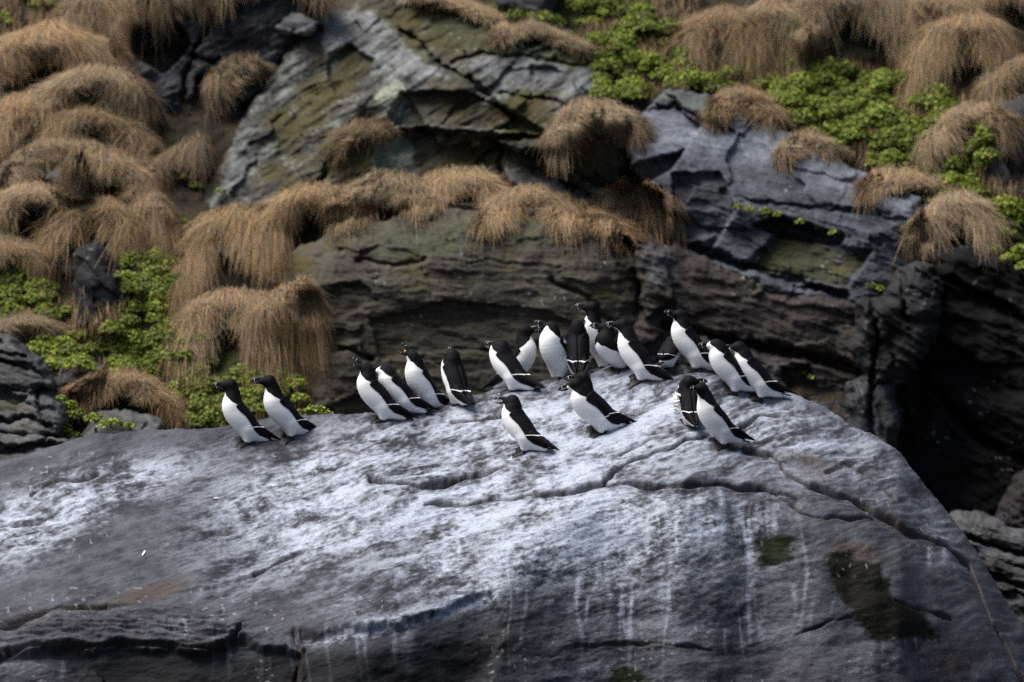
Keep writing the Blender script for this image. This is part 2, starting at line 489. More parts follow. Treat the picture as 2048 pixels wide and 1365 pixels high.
def rock_height(x, y):
    i = int(np.argmin((LK[:, 0] - x) ** 2 + (LK[:, 1] - y) ** 2))
    return LK[i, 2]


# ------------------------------------------------------------------ the cliff behind: hillside sheet, rocks, tussocks, plants
DB_X0, DB_Y0, DB_ST = -870, -630, 7
DB = np.full((300, 540), 9000.0)


def db_add(px, py, d):
    ix = ((px - DB_X0) / DB_ST).astype(int); iy = ((py - DB_Y0) / DB_ST).astype(int)
    ok = (ix >= 0) & (iy >= 0) & (ix < DB.shape[1]) & (iy < DB.shape[0])
    np.minimum.at(DB, (iy[ok], ix[ok]), d[ok])


def depth_at(px, py):
    ix = np.clip(((np.asarray(px) - DB_X0) / DB_ST).astype(int), 0, DB.shape[1] - 1); iy = np.clip(((np.asarray(py) - DB_Y0) / DB_ST).astype(int), 0, DB.shape[0] - 1)
    return DB[iy, ix]


def hill_d(px, py):
    d = 1900 - 0.95 * py
    d = d + 60 * fbm(px / 260, py / 200, 201, 3)
    cave = sstep(-40, 120, poly_sd(px, py, [(1840, 520), (2000, 560), (2700, 800), (2700, 1300), (1750, 1300), (1740, 900)]))
    return d + 420 * cave


hx = np.arange(-880, 2940, 6.5); hy = np.arange(-640, 1500, 6.5)
HX, HY = np.meshgrid(hx, hy)
HD = hill_d(HX, HY) - 26 * fbm(HX / 70, HY / 50, 211, 4) - 12 * ridged(HX / 40, HY / 30, 215, 3)
hn = fbm(HX / 50, HY / 40, 221, 4); hn2 = fbm(HX / 140, HY / 120, 231, 3)
hcol = mixc(np.broadcast_to(np.array([0.028, 0.021, 0.014]), HX.shape + (3,)), (0.095, 0.066, 0.040), np.clip(0.45 + 1.2 * hn, 0, 1))
hcol = mixc(hcol, (0.040, 0.055, 0.016), np.clip(sstep(0.0, 0.5, hn2 + 0.3 * hn), 0, 1) * 0.7)
for zp in ([(1150, 40), (1400, 100), (1660, 120), (1870, 160), (2060, 250), (2060, 520), (1960, 420), (1800, 350), (1640, 290), (1500, 200), (1290, 195), (1200, 120)],
           [(220, 480), (340, 500), (420, 690), (600, 740), (600, 860), (330, 860), (90, 740), (0, 640), (0, 540), (140, 600)], [(940, 10), (1250, -20), (1380, 60), (1200, 110), (1100, 60)]):
    hcol = mixc(hcol, (0.13, 0.155, 0.028), sstep(-20, 30, poly_sd(HX, HY, zp)) * np.clip(0.5 + 1.4 * hn + 0.4 * hn2, 0, 1) * 0.85)
cleft_shade = sstep(-60, 40, poly_sd(HX, HY, [(1840, 500), (2000, 540), (2700, 800), (2700, 1400), (1650, 1400), (1700, 900)]))
hcol = mixc(hcol, (0.012, 0.012, 0.013), cleft_shade)  # shade of the right-hand cleft put into the soil colour
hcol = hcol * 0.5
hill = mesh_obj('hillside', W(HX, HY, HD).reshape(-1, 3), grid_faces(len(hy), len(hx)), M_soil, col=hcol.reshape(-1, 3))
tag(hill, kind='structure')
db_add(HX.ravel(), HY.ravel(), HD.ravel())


def cliff_rock(label, poly, prot=80, T=70, r=40, gx=0.0, gy=-0.2, planes=None, strike=10, dark=(0.03, 0.03, 0.032), light=(0.10, 0.10, 0.105), moss=0.0,
               lichen=0.0, steps=(), cracks=(), patches=(), rough=1.0, step=3.2, cat='rock', d_abs=None, name='cliff_rock', seed=None, layer=16.0, group='rocks of the cliff', top_light=0.0, contrast=1.0, wob=7, lamp=8.0, gain=0.7, fac=13.0, fsize=85.0, fstretch=2.2):
    P = np.array(poly, float)
    seed = seed if seed is not None else int(abs(P.sum())) % 997
    x0, y0 = P.min(0) - 46; x1, y1 = P.max(0) + 46
    st = step if (x1 - x0) < 1200 else step * 1.6
    X, Y = np.meshgrid(np.arange(x0, x1, st), np.arange(y0, y1, st))
    c = P.mean(0)
    wobx = wob * noise2(X / 34, Y / 34, seed) + wob * 0.5 * noise2(X / 12, Y / 12, seed + 1); woby = wob * noise2(X / 34, Y / 34, seed + 2) + wob * 0.5 * noise2(X / 12, Y / 12, seed + 3)
    sdv = poly_sd(X + wobx, Y + woby, poly)
    base_d = (float(1900 - 0.95 * c[1]) - prot) if d_abs is None else d_abs
    if planes is None:
        dep = base_d + gx * (X - c[0]) + gy * (Y - c[1])
    else:
        dep = np.maximum.reduce([base_d + off + ax * (X - rx) + ay * (Y - ry) for rx, ry, ax, ay, off in planes])
    q = np.clip(sdv / r, 0, 1)
    dep = dep - T * np.sqrt(np.clip(1 - (1 - q) ** 2, 0, 1)) + T
    dep = np.where(sdv < 0, dep + np.clip(-sdv, 0, 14) * 55.0, dep)
    a, b = rot(X, Y, strike)
    warp = 14 * noise2(X / 120, Y / 120, seed + 4)
    lay = ridged(a / 220, (b + warp) / (layer * 2), seed + 5, 4)
    dep = dep - rough * (lamp * lay + 20 * fbm(X / 130, Y / 90, seed + 7, 5, 0.55) + 5 * fbm(a / 40, b / 9, seed + 9, 4, 0.65))
    rgf = np.random.default_rng(seed)
    ns_ = int(np.clip((x1 - x0) * (y1 - y0) / (fsize * fsize), 4, 70))
    sx_ = rgf.uniform(x0, x1, ns_); sy_ = rgf.uniform(y0, y1, ns_); bestd = np.full(X.shape, 1e9); foff = np.zeros(X.shape)
    fx_, fy_ = X + 10 * noise2(X / 40, Y / 40, seed + 31), Y + 10 * noise2(X / 40, Y / 40, seed + 33)
    for q_ in range(ns_):
        ra_, rb_ = rot(fx_ - sx_[q_], fy_ - sy_[q_], strike)
        dq = np.abs(ra_) / fstretch + np.abs(rb_)                 # blocks bounded by straight joints
        near = dq < bestd
        o_ = rgf.normal(0, 0.8) + rgf.normal(0, 0.8) * ra_ / (fsize * fstretch) + rgf.normal(0, 1.1) * rb_ / fsize
        foff = np.where(near, o_, foff); bestd = np.where(near, dq, bestd)
    dep = dep + fac * np.clip(foff, -2.2, 2.2)
    for sp, amt in steps:
        m = sstep(-3, 5, poly_sd(X + wobx * 0.6, Y + woby * 0.6, sp))
        dep += amt * m
    for cp, amt, wd in cracks:
        g = np.exp(-(seg_dist(X + wobx, Y + woby, cp) / wd) ** 2)
        dep += amt * g
    n1 = fbm(a / 60, b / 22, seed + 11, 5, 0.6); n2 = fbm(X / 110, Y / 110, seed + 13, 4); n3 = fbm(X / 10, Y / 8, seed + 15, 3, 0.7)
    cc = mixc(np.broadcast_to(np.array(dark, float), X.shape + (3,)), light, np.clip(0.5 + contrast * (0.75 * n1 + 0.6 * n2 + 0.35 * n3 + 0.15 * lay), 0, 1))
    if moss: cc = mixc(cc, (0.078, 0.064, 0.013), np.clip(sstep(0.55 - moss, 1.0 - moss, 0.35 + 0.9 * n2 + 0.4 * n1), 0, 1) * 0.8)
    if lichen: cc = mixc(cc, (0.27, 0.285, 0.27), np.clip(sstep(0.6 - 0.4 * lichen, 1.0, 0.45 + 0.8 * n1 - 0.5 * n2 + 0.3 * n3), 0, 1) * 0.85)
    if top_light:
        # lit upper edge of the rock, painted into its colour
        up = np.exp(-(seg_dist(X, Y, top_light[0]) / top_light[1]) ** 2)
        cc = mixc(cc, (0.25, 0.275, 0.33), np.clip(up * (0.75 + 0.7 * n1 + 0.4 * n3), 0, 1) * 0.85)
    for pp, pc, amt in patches:
        m = sstep(-4, 6, poly_sd(X + wobx * 1.3, Y + woby * 1.3, pp)) * np.clip(0.8 + 0.6 * n1 + 0.3 * n3, 0, 1)
        cc = mixc(cc, pc, m * amt)
    wsp = sstep(0.56, 0.66, noise2(X / 9, Y / 8, seed + 19)) * sstep(0.2, 0.5, noise2(X / 80, Y / 80, seed + 20))
    cc = mixc(cc, (0.42, 0.42, 0.45), wsp * 0.6)
    cc = cc * gain * 0.78
    keep = sdv > -15
    V = W(X, Y, dep).reshape(-1, 3)
    F = grid_faces(X.shape[0], X.shape[1], keep)
    m = (sdv > 0).ravel()
    db_add(X.ravel()[m], Y.ravel()[m], dep.ravel()[m])
    V, F, cc = compact(V, F, cc.reshape(-1, 3))
    o = mesh_obj(name, V, F, M_rock, col=cc)
    tag(o, label, cat, group)
    return o


OL = (0.070, 0.062, 0.014)
cliff_rock('dark grey rock face between the hanging grass tufts at upper left',
           [(225, 70), (300, -40), (640, -40), (640, 30), (585, 110), (520, 190), (440, 300), (420, 345), (330, 330), (275, 260), (235, 170)], prot=60, gx=-0.1, strike=-25, layer=26, rough=1.5,
           dark=(0.025, 0.025, 0.028), light=(0.12, 0.12, 0.135), steps=[([(262, 60), (360, 40), (385, 90), (330, 150), (262, 110)], 90), ([(395, 150), (430, 140), (440, 250), (400, 300), (380, 240)], 70)],
           cracks=[([(375, 110), (420, 125), (440, 120)], 40, 4), ([(430, 20), (400, 90), (370, 150), (360, 300)], 40, 5)])
cliff_rock('tall lichen-streaked grey buttress rising to the top centre above the long grass ridge',
           [(385, 440), (420, 340), (470, 250), (535, 150), (575, 60), (640, -60), (870, -60), (1000, 55), (1125, 82), (1195, 125), (1215, 195), (1262, 250), (1250, 400), (1230, 450), (1080, 450), (900, 430), (700, 420), (560, 440)],
           prot=110, T=60, r=36, planes=[(720, 190, -0.42, -0.75, 0), (720, 190, 0.15, -1.35, 0), (720, 190, 0.10, -0.60, 0)], strike=-32, layer=20, rough=1.25, moss=0.47, lichen=0.46, step=2.8, gain=0.86, contrast=1.3,
           dark=(0.035, 0.033, 0.028), light=(0.14, 0.138, 0.14),
           steps=[([(800, 185), (930, 180), (1010, 215), (1095, 265), (1000, 262), (835, 248), (760, 260)], 55), ([(745, 268), (830, 256), (1000, 278), (1060, 300), (1180, 395), (1100, 430), (760, 380)], 60),
                  ([(655, 105), (700, 90), (750, 120), (740, 175), (700, 165), (670, 190), (655, 150)], 28), ([(1060, 132), (1100, 130), (1130, 148), (1095, 160), (1060, 150)], 25), ([(540, 25), (640, -20), (620, 30), (570, 60)], 40)],
           cracks=[([(800, 60), (840, 85), (880, 130), (930, 160)], 30, 4), ([(900, 125), (960, 110), (1060, 115), (1190, 135)], 22, 4), ([(940, 160), (990, 205), (1030, 235)], 40, 6), ([(1000, 190), (1100, 200), (1200, 230)], 26, 4),
                   ([(1005, 280), (1000, 330), (1010, 385)], 30, 4), ([(995, 290), (960, 325), (940, 350)], 24, 4), ([(635, 60), (560, 110), (500, 200), (440, 320)], 30, 6), ([(690, 270), (640, 370), (560, 420)], 40, 6), ([(840, 258), (920, 262), (1000, 276), (1090, 272)], 60, 6)],
           patches=[([(758, 170), (800, 165), (815, 185), (800, 235), (770, 245), (745, 230)], (0.40, 0.43, 0.34), 0.95), ([(750, 290), (790, 268), (838, 290), (822, 335), (745, 352)], (0.42, 0.47, 0.36), 1.0),
                    ([(810, 190), (1000, 215), (1090, 262), (830, 246)], (0.055, 0.042, 0.020), 0.75), ([(830, 265), (1000, 280), (1090, 330), (1080, 400), (840, 370)], (0.075, 0.060, 0.020), 0.75),
                    ([(640, 20), (760, 30), (830, 110), (900, 160), (800, 150), (700, 90), (650, 110)], (0.34, 0.355, 0.37), 0.75), ([(860, 10), (1000, 60), (1180, 110), (1130, 130), (950, 110), (850, 70)], (0.075, 0.085, 0.045), 0.7),
                    ([(930, 120), (1060, 110), (1200, 150), (1200, 190), (1040, 175)], (0.20, 0.22, 0.25), 0.55), ([(470, 270), (520, 250), (500, 340), (440, 400)], (0.20, 0.21, 0.22), 0.5),
                    ([(560, 370), (660, 280), (700, 300), (640, 400), (560, 420)], (0.075, 0.062, 0.022), 0.7)])
cliff_rock('dark wedge of rock jutting out under the grass tuft right of centre',
           [(1000, 288), (1095, 278), (1180, 225), (1258, 235), (1262, 385), (1200, 385), (1100, 318)], prot=210, T=70, r=26, gx=0.1, gy=0.55, strike=22, dark=(0.022, 0.022, 0.020), light=(0.085, 0.088, 0.075), moss=0.2,
           patches=[([(1230, 240), (1262, 235), (1258, 290), (1240, 300)], (0.25, 0.25, 0.26), 0.7)])
cliff_rock('pale blue-grey broken slab below the dark wedge of rock', [(1010, 340), (1060, 330), (1190, 400), (1150, 430), (1040, 400)], prot=100, T=40, r=18, gy=-0.6, strike=25, light=(0.16, 0.16, 0.175))
cliff_rock('long sloping slab with a pale top edge right of the centre boulder',
           [(1255, 250), (1340, 178), (1480, 205), (1580, 270), (1720, 345), (1840, 395), (1852, 470), (1835, 560), (1770, 620), (1560, 600), (1350, 510), (1330, 390), (1258, 335)],
           prot=190, T=60, r=26, planes=[(1260, 310, 0.36, -1.45, 0), (1260, 310, 0.06, -0.55, 0), (1790, 420, 0.9, -0.5, 0)], strike=16, layer=17, rough=1.2, step=2.8, gain=0.98,
           dark=(0.026, 0.028, 0.034), light=(0.100, 0.108, 0.130),
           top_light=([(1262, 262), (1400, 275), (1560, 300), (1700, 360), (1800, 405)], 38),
           steps=[([(1345, 345), (1440, 345), (1475, 420), (1440, 470), (1350, 480)], 30), ([(1505, 450), (1560, 432), (1690, 470), (1680, 492), (1560, 478)], 90), ([(1500, 535), (1560, 468), (1745, 503), (1695, 575), (1600, 560)], 34), ([(1258, 330), (1370, 300), (1340, 345), (1280, 370)], 60)],
           cracks=[([(1290, 225), (1350, 210), (1420, 250), (1470, 265)], 36, 5), ([(1345, 480), (1450, 520), (1560, 556), (1690, 590)], 70, 8), ([(1560, 466), (1490, 535)], 26, 5), ([(1440, 470), (1400, 510)], 22, 5), ([(1480, 400), (1600, 415), (1780, 430)], 20, 5)],
           patches=[([(1505, 530), (1562, 474), (1735, 508), (1690, 568), (1600, 558)], OL, 0.85), ([(1290, 195), (1340, 178), (1480, 210), (1570, 265), (1460, 240)], (0.16, 0.18, 0.15), 0.6), ([(1350, 350), (1440, 350), (1470, 410), (1360, 400)], (0.03, 0.028, 0.028), 0.7)])
cliff_rock('layered dark slab under the long crack behind the right-hand birds',
           [(1265, 465), (1350, 495), (1560, 580), (1770, 610), (1820, 640), (1800, 740), (1740, 900), (1480, 900), (1290, 830), (1230, 720), (1280, 620)], prot=90, T=60, r=26, gx=0.05, gy=-0.25, strike=17, layer=18, rough=1.3, gain=0.82,
           dark=(0.022, 0.019, 0.020), light=(0.088, 0.072, 0.064), cracks=[([(1330, 650), (1450, 680), (1560, 700), (1700, 730)], 60, 8), ([(1560, 700), (1640, 720), (1760, 760)], 50, 8)],
           steps=[([(1560, 735), (1620, 730), (1640, 790), (1580, 800)], 40), ([(1265, 480), (1330, 510), (1350, 600), (1290, 640)], -45)],
           patches=[([(1280, 480), (1340, 500), (1360, 560), (1300, 570)], (0.14, 0.145, 0.165), 0.6), ([(1500, 700), (1620, 740), (1600, 800), (1480, 760)], (0.10, 0.10, 0.11), 0.4)])
cliff_rock('blunt nose-shaped boulder with a pale rim at the right end of the slab',
           [(1715, 600), (1770, 590), (1800, 535), (1850, 528), (1885, 565), (1880, 640), (1858, 700), (1810, 770), (1745, 790), (1700, 700)], prot=230, T=80, r=40, gx=0.15, gy=-0.15, strike=35, rough=1.7, gain=0.6, cracks=[([(1740, 600), (1760, 660), (1745, 760)], 40, 5), ([(1800, 545), (1815, 640), (1880, 650)], 30, 5)], dark=(0.022, 0.021, 0.023), light=(0.07, 0.069, 0.075),
           patches=[([(1740, 620), (1800, 610), (1830, 690), (1780, 760), (1730, 720)], (0.030, 0.024, 0.022), 0.8)])
cliff_rock('grey upright blocks in the gap right of the birds', [(1690, 770), (1735, 745), (1790, 770), (1800, 850), (1770, 960), (1690, 920)], prot=60, T=70, r=26, strike=80, dark=(0.02, 0.02, 0.022), light=(0.085, 0.088, 0.10), cracks=[([(1745, 750), (1740, 900)], 40, 6)])
cliff_rock('big rounded boulder with level layers under the long grass ridge, behind the birds',
           [(540, 565), (590, 497), (700, 455), (880, 420), (1100, 425), (1222, 455), (1272, 520), (1295, 640), (1262, 760), (1180, 900), (640, 900), (600, 800), (588, 700)], prot=200, T=170, r=120, gx=0.0, gy=-0.22, strike=3, layer=13, rough=0.85, lamp=3.0, step=2.8, gain=0.86, fac=4.0, fstretch=5.0, fsize=70.0,
           dark=(0.030, 0.025, 0.019), light=(0.118, 0.104, 0.086), moss=0.14, contrast=1.1,
           steps=[([(600, 585), (720, 560), (760, 600), (680, 640), (600, 650)], 22), ([(740, 640), (900, 600), (1080, 620), (1200, 660), (1180, 720), (900, 700), (760, 720)], 18), ([(640, 690), (720, 680), (760, 780), (640, 820)], -26)],
           cracks=[([(720, 520), (760, 530), (850, 522)], 16, 5), ([(620, 690), (700, 700), (740, 720)], 34, 6), ([(1100, 560), (1180, 600), (1240, 660)], 22, 6)],
           patches=[([(700, 460), (900, 425), (1100, 430), (1200, 470), (1000, 500), (760, 520)], (0.075, 0.082, 0.050), 0.6), ([(640, 640), (900, 610), (1150, 640), (1150, 760), (700, 800)], (0.034, 0.028, 0.024), 0.55)])
cliff_rock('cliff wall in the cleft at the right, its shade painted near black',  # near-black colour stands in for the shade inside the cleft
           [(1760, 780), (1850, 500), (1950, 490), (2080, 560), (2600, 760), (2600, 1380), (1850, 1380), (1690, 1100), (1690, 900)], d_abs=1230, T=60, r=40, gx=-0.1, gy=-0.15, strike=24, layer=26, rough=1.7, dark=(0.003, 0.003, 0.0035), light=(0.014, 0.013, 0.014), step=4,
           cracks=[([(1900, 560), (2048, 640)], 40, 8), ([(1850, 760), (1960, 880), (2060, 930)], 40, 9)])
cliff_rock('brown-grey boulder at the right edge low in the dark cleft', [(1990, 1040), (2030, 960), (2090, 900), (2300, 900), (2300, 1150), (2000, 1090)], d_abs=760, T=70, r=40, strike=40, dark=(0.014, 0.012, 0.012), light=(0.045, 0.040, 0.040))
cliff_rock('dark grey rock at the right edge above the cleft', [(1950, 290), (1985, 215), (2060, 180), (2300, 200), (2350, 470), (2080, 480), (1990, 430)], prot=110, T=80, r=50, strike=60, dark=(0.022, 0.022, 0.024), light=(0.075, 0.075, 0.082))
cliff_rock('dark upright rock among the green plants at left', [(150, 510), (185, 478), (225, 510), (250, 580), (258, 650), (205, 680), (150, 660)], prot=110, T=70, r=34, strike=50, dark=(0.014, 0.014, 0.016), light=(0.060, 0.060, 0.068))
cliff_rock('small grey boulder in the greenery above the left ledge', [(92, 775), (120, 735), (165, 715), (205, 735), (220, 790), (150, 815)], prot=90, T=60, r=34, strike=30, light=(0.12, 0.12, 0.125))
cliff_rock('lichen-spotted grey stone between the arching tussocks at far left', [(92, 355), (120, 322), (150, 304), (168, 334), (182, 400), (130, 410), (100, 390)], prot=135, T=60, r=26, strike=60, light=(0.15, 0.155, 0.15), lichen=0.4)
cliff_rock('bluish dark boulder at the top edge right of the buttress', [(985, -60), (1130, -60), (1120, 15), (1085, 42), (1035, 40), (995, 15)], prot=90, T=70, r=36, strike=20, dark=(0.03, 0.03, 0.034), light=(0.095, 0.095, 0.108))
cliff_rock('pale square stone at the top left of the buttress', [(548, 60), (562, 28), (605, 28), (640, 45), (615, 75), (580, 72)], prot=190, T=30, r=14, gx=-0.4, strike=0, dark=(0.10, 0.10, 0.10), light=(0.26, 0.265, 0.28))
cliff_rock('grey stone showing under the top-right tussocks', [(1590, 80), (1615, 48), (1645, 60), (1650, 110), (1600, 120)], prot=80, T=50, r=20, strike=60, light=(0.15, 0.16, 0.16), lichen=0.2)
cliff_rock('layered grey ledge at the left edge, uppermost of three',
           [(-500, 640), (-100, 660), (0, 676), (50, 694), (92, 742), (102, 775), (60, 790), (0, 775), (-500, 760)], d_abs=620, T=60, r=22, gy=-0.9, strike=14, layer=9, rough=1.2, dark=(0.03, 0.03, 0.03), light=(0.17, 0.175, 0.18), cracks=[([(0, 725), (60, 735), (100, 760)], 34, 5), ([(0, 700), (50, 715)], 22, 4)])
cliff_rock('moss-flecked grey ledge at the left edge, middle of three',
           [(-500, 740), (0, 762), (70, 775), (115, 795), (132, 830), (118, 868), (60, 880), (0, 880), (-500, 890)], d_abs=560, T=60, r=22, gy=-1.0, strike=16, layer=10, rough=1.2, dark=(0.04, 0.04, 0.042), light=(0.20, 0.205, 0.215), moss=0.1, cracks=[([(0, 840), (60, 838), (100, 850)], 34, 5), ([(70, 780), (85, 830), (100, 860)], 26, 4)])
cliff_rock('low grey ledge at the left edge, bottom of three, against the pale rock',
           [(-500, 850), (0, 858), (80, 868), (150, 880), (110, 920), (0, 960), (-500, 1020)], d_abs=470, T=50, r=20, gy=-1.2, strike=12, layer=9, rough=1.2, dark=(0.04, 0.04, 0.04), light=(0.19, 0.19, 0.195), cracks=[([(0, 905), (60, 890), (110, 890)], 36, 6)])
cliff_rock('flat pale stone under the small green plants left of the birds', [(200, 835), (250, 826), (312, 846), (330, 870), (240, 880), (170, 878)], d_abs=520, T=40, r=18, gy=-1.2, strike=12, light=(0.20, 0.20, 0.205))
cliff_rock('grey layered ledge at the right edge, above its twin', [(1880, 1060), (1905, 1034), (1965, 1036), (2060, 1072), (2500, 1140), (2500, 1230), (2060, 1150), (1960, 1120)], d_abs=420, T=50, r=18, gy=-0.7, strike=12, layer=9, dark=(0.035, 0.035, 0.037), light=(0.15, 0.15, 0.158), cracks=[([(1930, 1075), (2000, 1095), (2060, 1112)], 34, 5)])
cliff_rock('darker broken ledge at the right edge, lower of two', [(1910, 1100), (1980, 1108), (2080, 1150), (2500, 1220), (2500, 1520), (2080, 1340), (1980, 1220)], d_abs=330, T=60, r=24, gy=-0.5, strike=14, layer=12, rough=1.4, dark=(0.02, 0.02, 0.021), light=(0.095, 0.095, 0.10), cracks=[([(1960, 1140), (2060, 1180)], 34, 6)])


# ---- grass
def over_ground(px, py, d, gap, limit=220):
    """lay a point over whatever rock or soil already stands there"""
    g = depth_at(px, py) - gap
    return np.where((d > g) & (d - g < limit), g, d)


def blades(root, az, out, drop, lift, n_pts, width, crv, rg, droop_pow=1.8, sway=None, slope=0.0, hug=None):
    """root: (n,3) px,py,d; az: heading, 0 = right, 90 = towards the camera; returns verts and quads in scene space"""
    n = len(root)
    t = np.linspace(0, 1, n_pts)[None, :]
    rr = out[:, None] * (1 - (1 - t) ** crv)
    dz = drop[:, None] * t ** droop_pow - lift[:, None] * np.sin(np.minimum(t * 2.2, 1) * math.pi) * (1 - t)
    sx = 0 if sway is None else sway[:, None] * t ** 1.5
    wv = (rg.normal(0, 4.5, n)[:, None] * np.sin(t * rg.uniform(2, 6, n)[:, None] + rg.uniform(0, 6, n)[:, None]) * t) if hug is not None else 0
    px = root[:, 0:1] + np.cos(az)[:, None] * rr + sx + wv
    d = root[:, 2:3] - np.sin(az)[:, None] * rr - slope * np.maximum(drop[:, None], 0) * t ** droop_pow
    py = root[:, 1:2] + dz
    if hug is not None: d = over_ground(px, py, d, hug[:, None])
    Pm = W(px, py, d)
    tang = np.gradient(Pm, axis=1)
    tang /= np.linalg.norm(tang, axis=-1, keepdims=True) + 1e-9
    nr = np.stack([np.cos(az)[:, None] * 0.8 + 0 * t, -np.sin(az)[:, None] * 0.8 - 0.15 + 0 * t, 1.0 - 0.8 * t + 0 * az[:, None]], -1)
    side = np.cross(tang, rg.normal(size=(n, 1, 3)) * 0.14 + nr)
    side /= np.linalg.norm(side, axis=-1, keepdims=True) + 1e-9
    w = (width[:, None] * K * (1 - 0.75 * t ** 2))[..., None] * 0.5
    A = Pm - side * w; B = Pm + side * w
    V = np.stack([A, B], 2).reshape(-1, 3)
    b0 = (np.arange(n) * n_pts * 2)[:, None] + (np.arange(n_pts - 1) * 2)[None, :]
    F = np.stack([b0, b0 + 1, b0 + 3, b0 + 2], -1).reshape(-1, 4)
    return V, F


STRAW = np.array([[0.46, 0.30, 0.155], [0.40, 0.265, 0.135], [0.34, 0.225, 0.12], [0.30, 0.20, 0.11], [0.43, 0.305, 0.175]])


def tussock(label, crown, L, R_out=45, spread=10, side=0.3, dens=1.0, tone=1.0, front=18, hole=0, green=0.03, end=0.28, lift=9, name='grass_tussock'):
    P = np.array(crown, float)
    seglen = np.hypot(*np.diff(P, axis=0).T); cl = np.concatenate([[0], np.cumsum(seglen)]); tot = cl[-1]
    rg = np.random.default_rng(int(abs(P.sum() * 7)) % 99991)
    dbase = float(np.median(depth_at(P[:, 0], P[:, 1]))) - front
    tone = tone * rg.uniform(0.82, 1.16); warm = rg.uniform(-0.10, 0.12)
    if hole == 0: hole = (rg.uniform(0.3, 0.7), rg.uniform(0.14, 0.30))
    mx_, my_ = np.interp(tot * .5, cl, P[:, 0]), np.interp(tot * .5, cl, P[:, 1])
    gs = float(np.clip((depth_at(mx_, my_) - np.median(depth_at(np.array([mx_ - 20, mx_, mx_ + 20]), my_ + L))) / L, 0.0, 1.25)) * 0.95
    def crown_at(uu):
        b = noise2(uu * tot / 34.0, uu * 0 + P[0, 0] * .113, 12) * 9 + noise2(uu * tot / 13.0, uu * 0 + P[0, 0] * .113, 14) * 4
        return np.interp(uu * tot, cl, P[:, 0]), np.interp(uu * tot, cl, P[:, 1]) + b
    def azim(uu):
        return np.where(uu < end, math.pi - (math.pi / 2) * uu / end, np.where(uu > 1 - end, (math.pi / 2) * (1 - uu) / end, math.pi / 2))
    def length(uu):
        l = L * (0.50 + (0.5 + side) * np.abs(2 * uu - 1) ** 2.2) * (1 + 0.35 * noise2(uu * tot / 26.0, uu * 0 + P[0, 1] * .37, 3))
        if hole is not None: l = l * (1 - 0.72 * np.exp(-((uu - hole[0]) / hole[1]) ** 2) * 0.8)
        return l
    def core_length(uu):
        return L * (1 + side * np.abs(2 * uu - 1) ** 2) * (1 + 0.25 * noise2(uu * tot / 30.0, uu * 0 + P[0, 1] * .37, 31))
    # mound of old thatch under the blades
    uu = np.linspace(0, 1, max(12, int(tot / 6))); tt = np.linspace(-0.35, 0.95, 14)
    U, T = np.meshgrid(uu, tt)
    cx, cy = crown_at(U)
    az = azim(U); Tp = np.clip(T, 0, 1); Tn = np.clip(-T, 0, 1)
    rr = 0.86 * R_out * (1 - (1 - Tp) ** 2.0)
    lump = 1 + 0.34 * noise2(U * tot / 24, T * 2, 5)
    back = Tn * 130
    x = cx + np.cos(az) * rr * lump
    d = dbase + spread * 0.6 - np.sin(az) * rr * lump + back
    y = cy + 3 + core_length(U) * 0.80 * Tp ** 1.8 + Tn * 40
    d = d - gs * core_length(U) * 0.80 * Tp ** 1.8
    d = np.where(T >= 0, over_ground(x, y, d, 8 + 26 * np.sin(np.clip(Tp, 0, 1) * math.pi) ** 0.7), d)
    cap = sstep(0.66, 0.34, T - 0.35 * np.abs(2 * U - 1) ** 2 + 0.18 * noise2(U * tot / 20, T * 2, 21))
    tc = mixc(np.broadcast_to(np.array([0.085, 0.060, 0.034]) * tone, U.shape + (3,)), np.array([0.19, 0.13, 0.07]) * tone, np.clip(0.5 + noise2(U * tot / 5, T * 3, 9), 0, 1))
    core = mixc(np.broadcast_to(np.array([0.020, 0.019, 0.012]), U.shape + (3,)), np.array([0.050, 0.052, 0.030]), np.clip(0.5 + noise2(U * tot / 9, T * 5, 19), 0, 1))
    tc = core + (tc - core) * cap[..., None]  # dark lower core: old thatch, plus painted shade below the cap
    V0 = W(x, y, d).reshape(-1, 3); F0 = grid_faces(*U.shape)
    # blades, gathered into locks
    n = int((tot + 1.4 * R_out) * (10 + 0.085 * L) * dens * 4.6)
    nl = max(6, n // 18)
    lu = rg.uniform(-0.02, 1.02, nl)
    pick = rg.integers(0, nl, n)
    ub = np.clip(lu[pick] + rg.normal(0, 5.0 / max(tot, 20), n), 0, 1)
    bx, by = crown_at(ub)
    loc_az = rg.normal(0, 0.55, nl); loc_l = np.where(rg.random(nl) < 0.2, rg.uniform(1.1, 1.9, nl), rg.uniform(0.4, 1.15, nl)); loc_tone = rg.uniform(0.86, 1.12, nl); lsway = rg.normal(rg.normal(0, 8), 9, nl)
    azb = azim(ub) + loc_az[pick] + rg.normal(0, 0.25, n)
    fly = rg.random(n) < 0.16
    azb = np.where(fly, azb + rg.normal(0, 0.9, n), azb)
    backb = rg.random(n) < 0.10
    azb = np.where(backb, -azb, azb)
    down = rg.random(n)                                       # some blades start further down the mound
    st = np.where(rg.random(n) < 0.55, down ** 1.3 * 0.62, 0)
    LL = length(ub) * loc_l[pick] * rg.uniform(0.75, 1.15, n)
    ro = R_out * rg.uniform(0.72, 1.15, n)
    root = np.stack([bx + rg.normal(0, spread * 0.5, n) + np.cos(azb) * ro * 0.86 * (1 - (1 - st) ** 2),
                     by + rg.normal(0, 2.5, n) + length(ub) * 0.78 * st ** 1.8 - 2,
                     dbase + rg.normal(0, spread, n) - np.sin(azb) * ro * 0.86 * (1 - (1 - st) ** 2) - gs * length(ub) * 0.78 * st ** 1.8], -1)
    if hole is not None: st = st * (1 - 0.8 * np.exp(-((ub - hole[0]) / hole[1]) ** 2))
    LL = np.where(fly, LL * 0.6, LL)
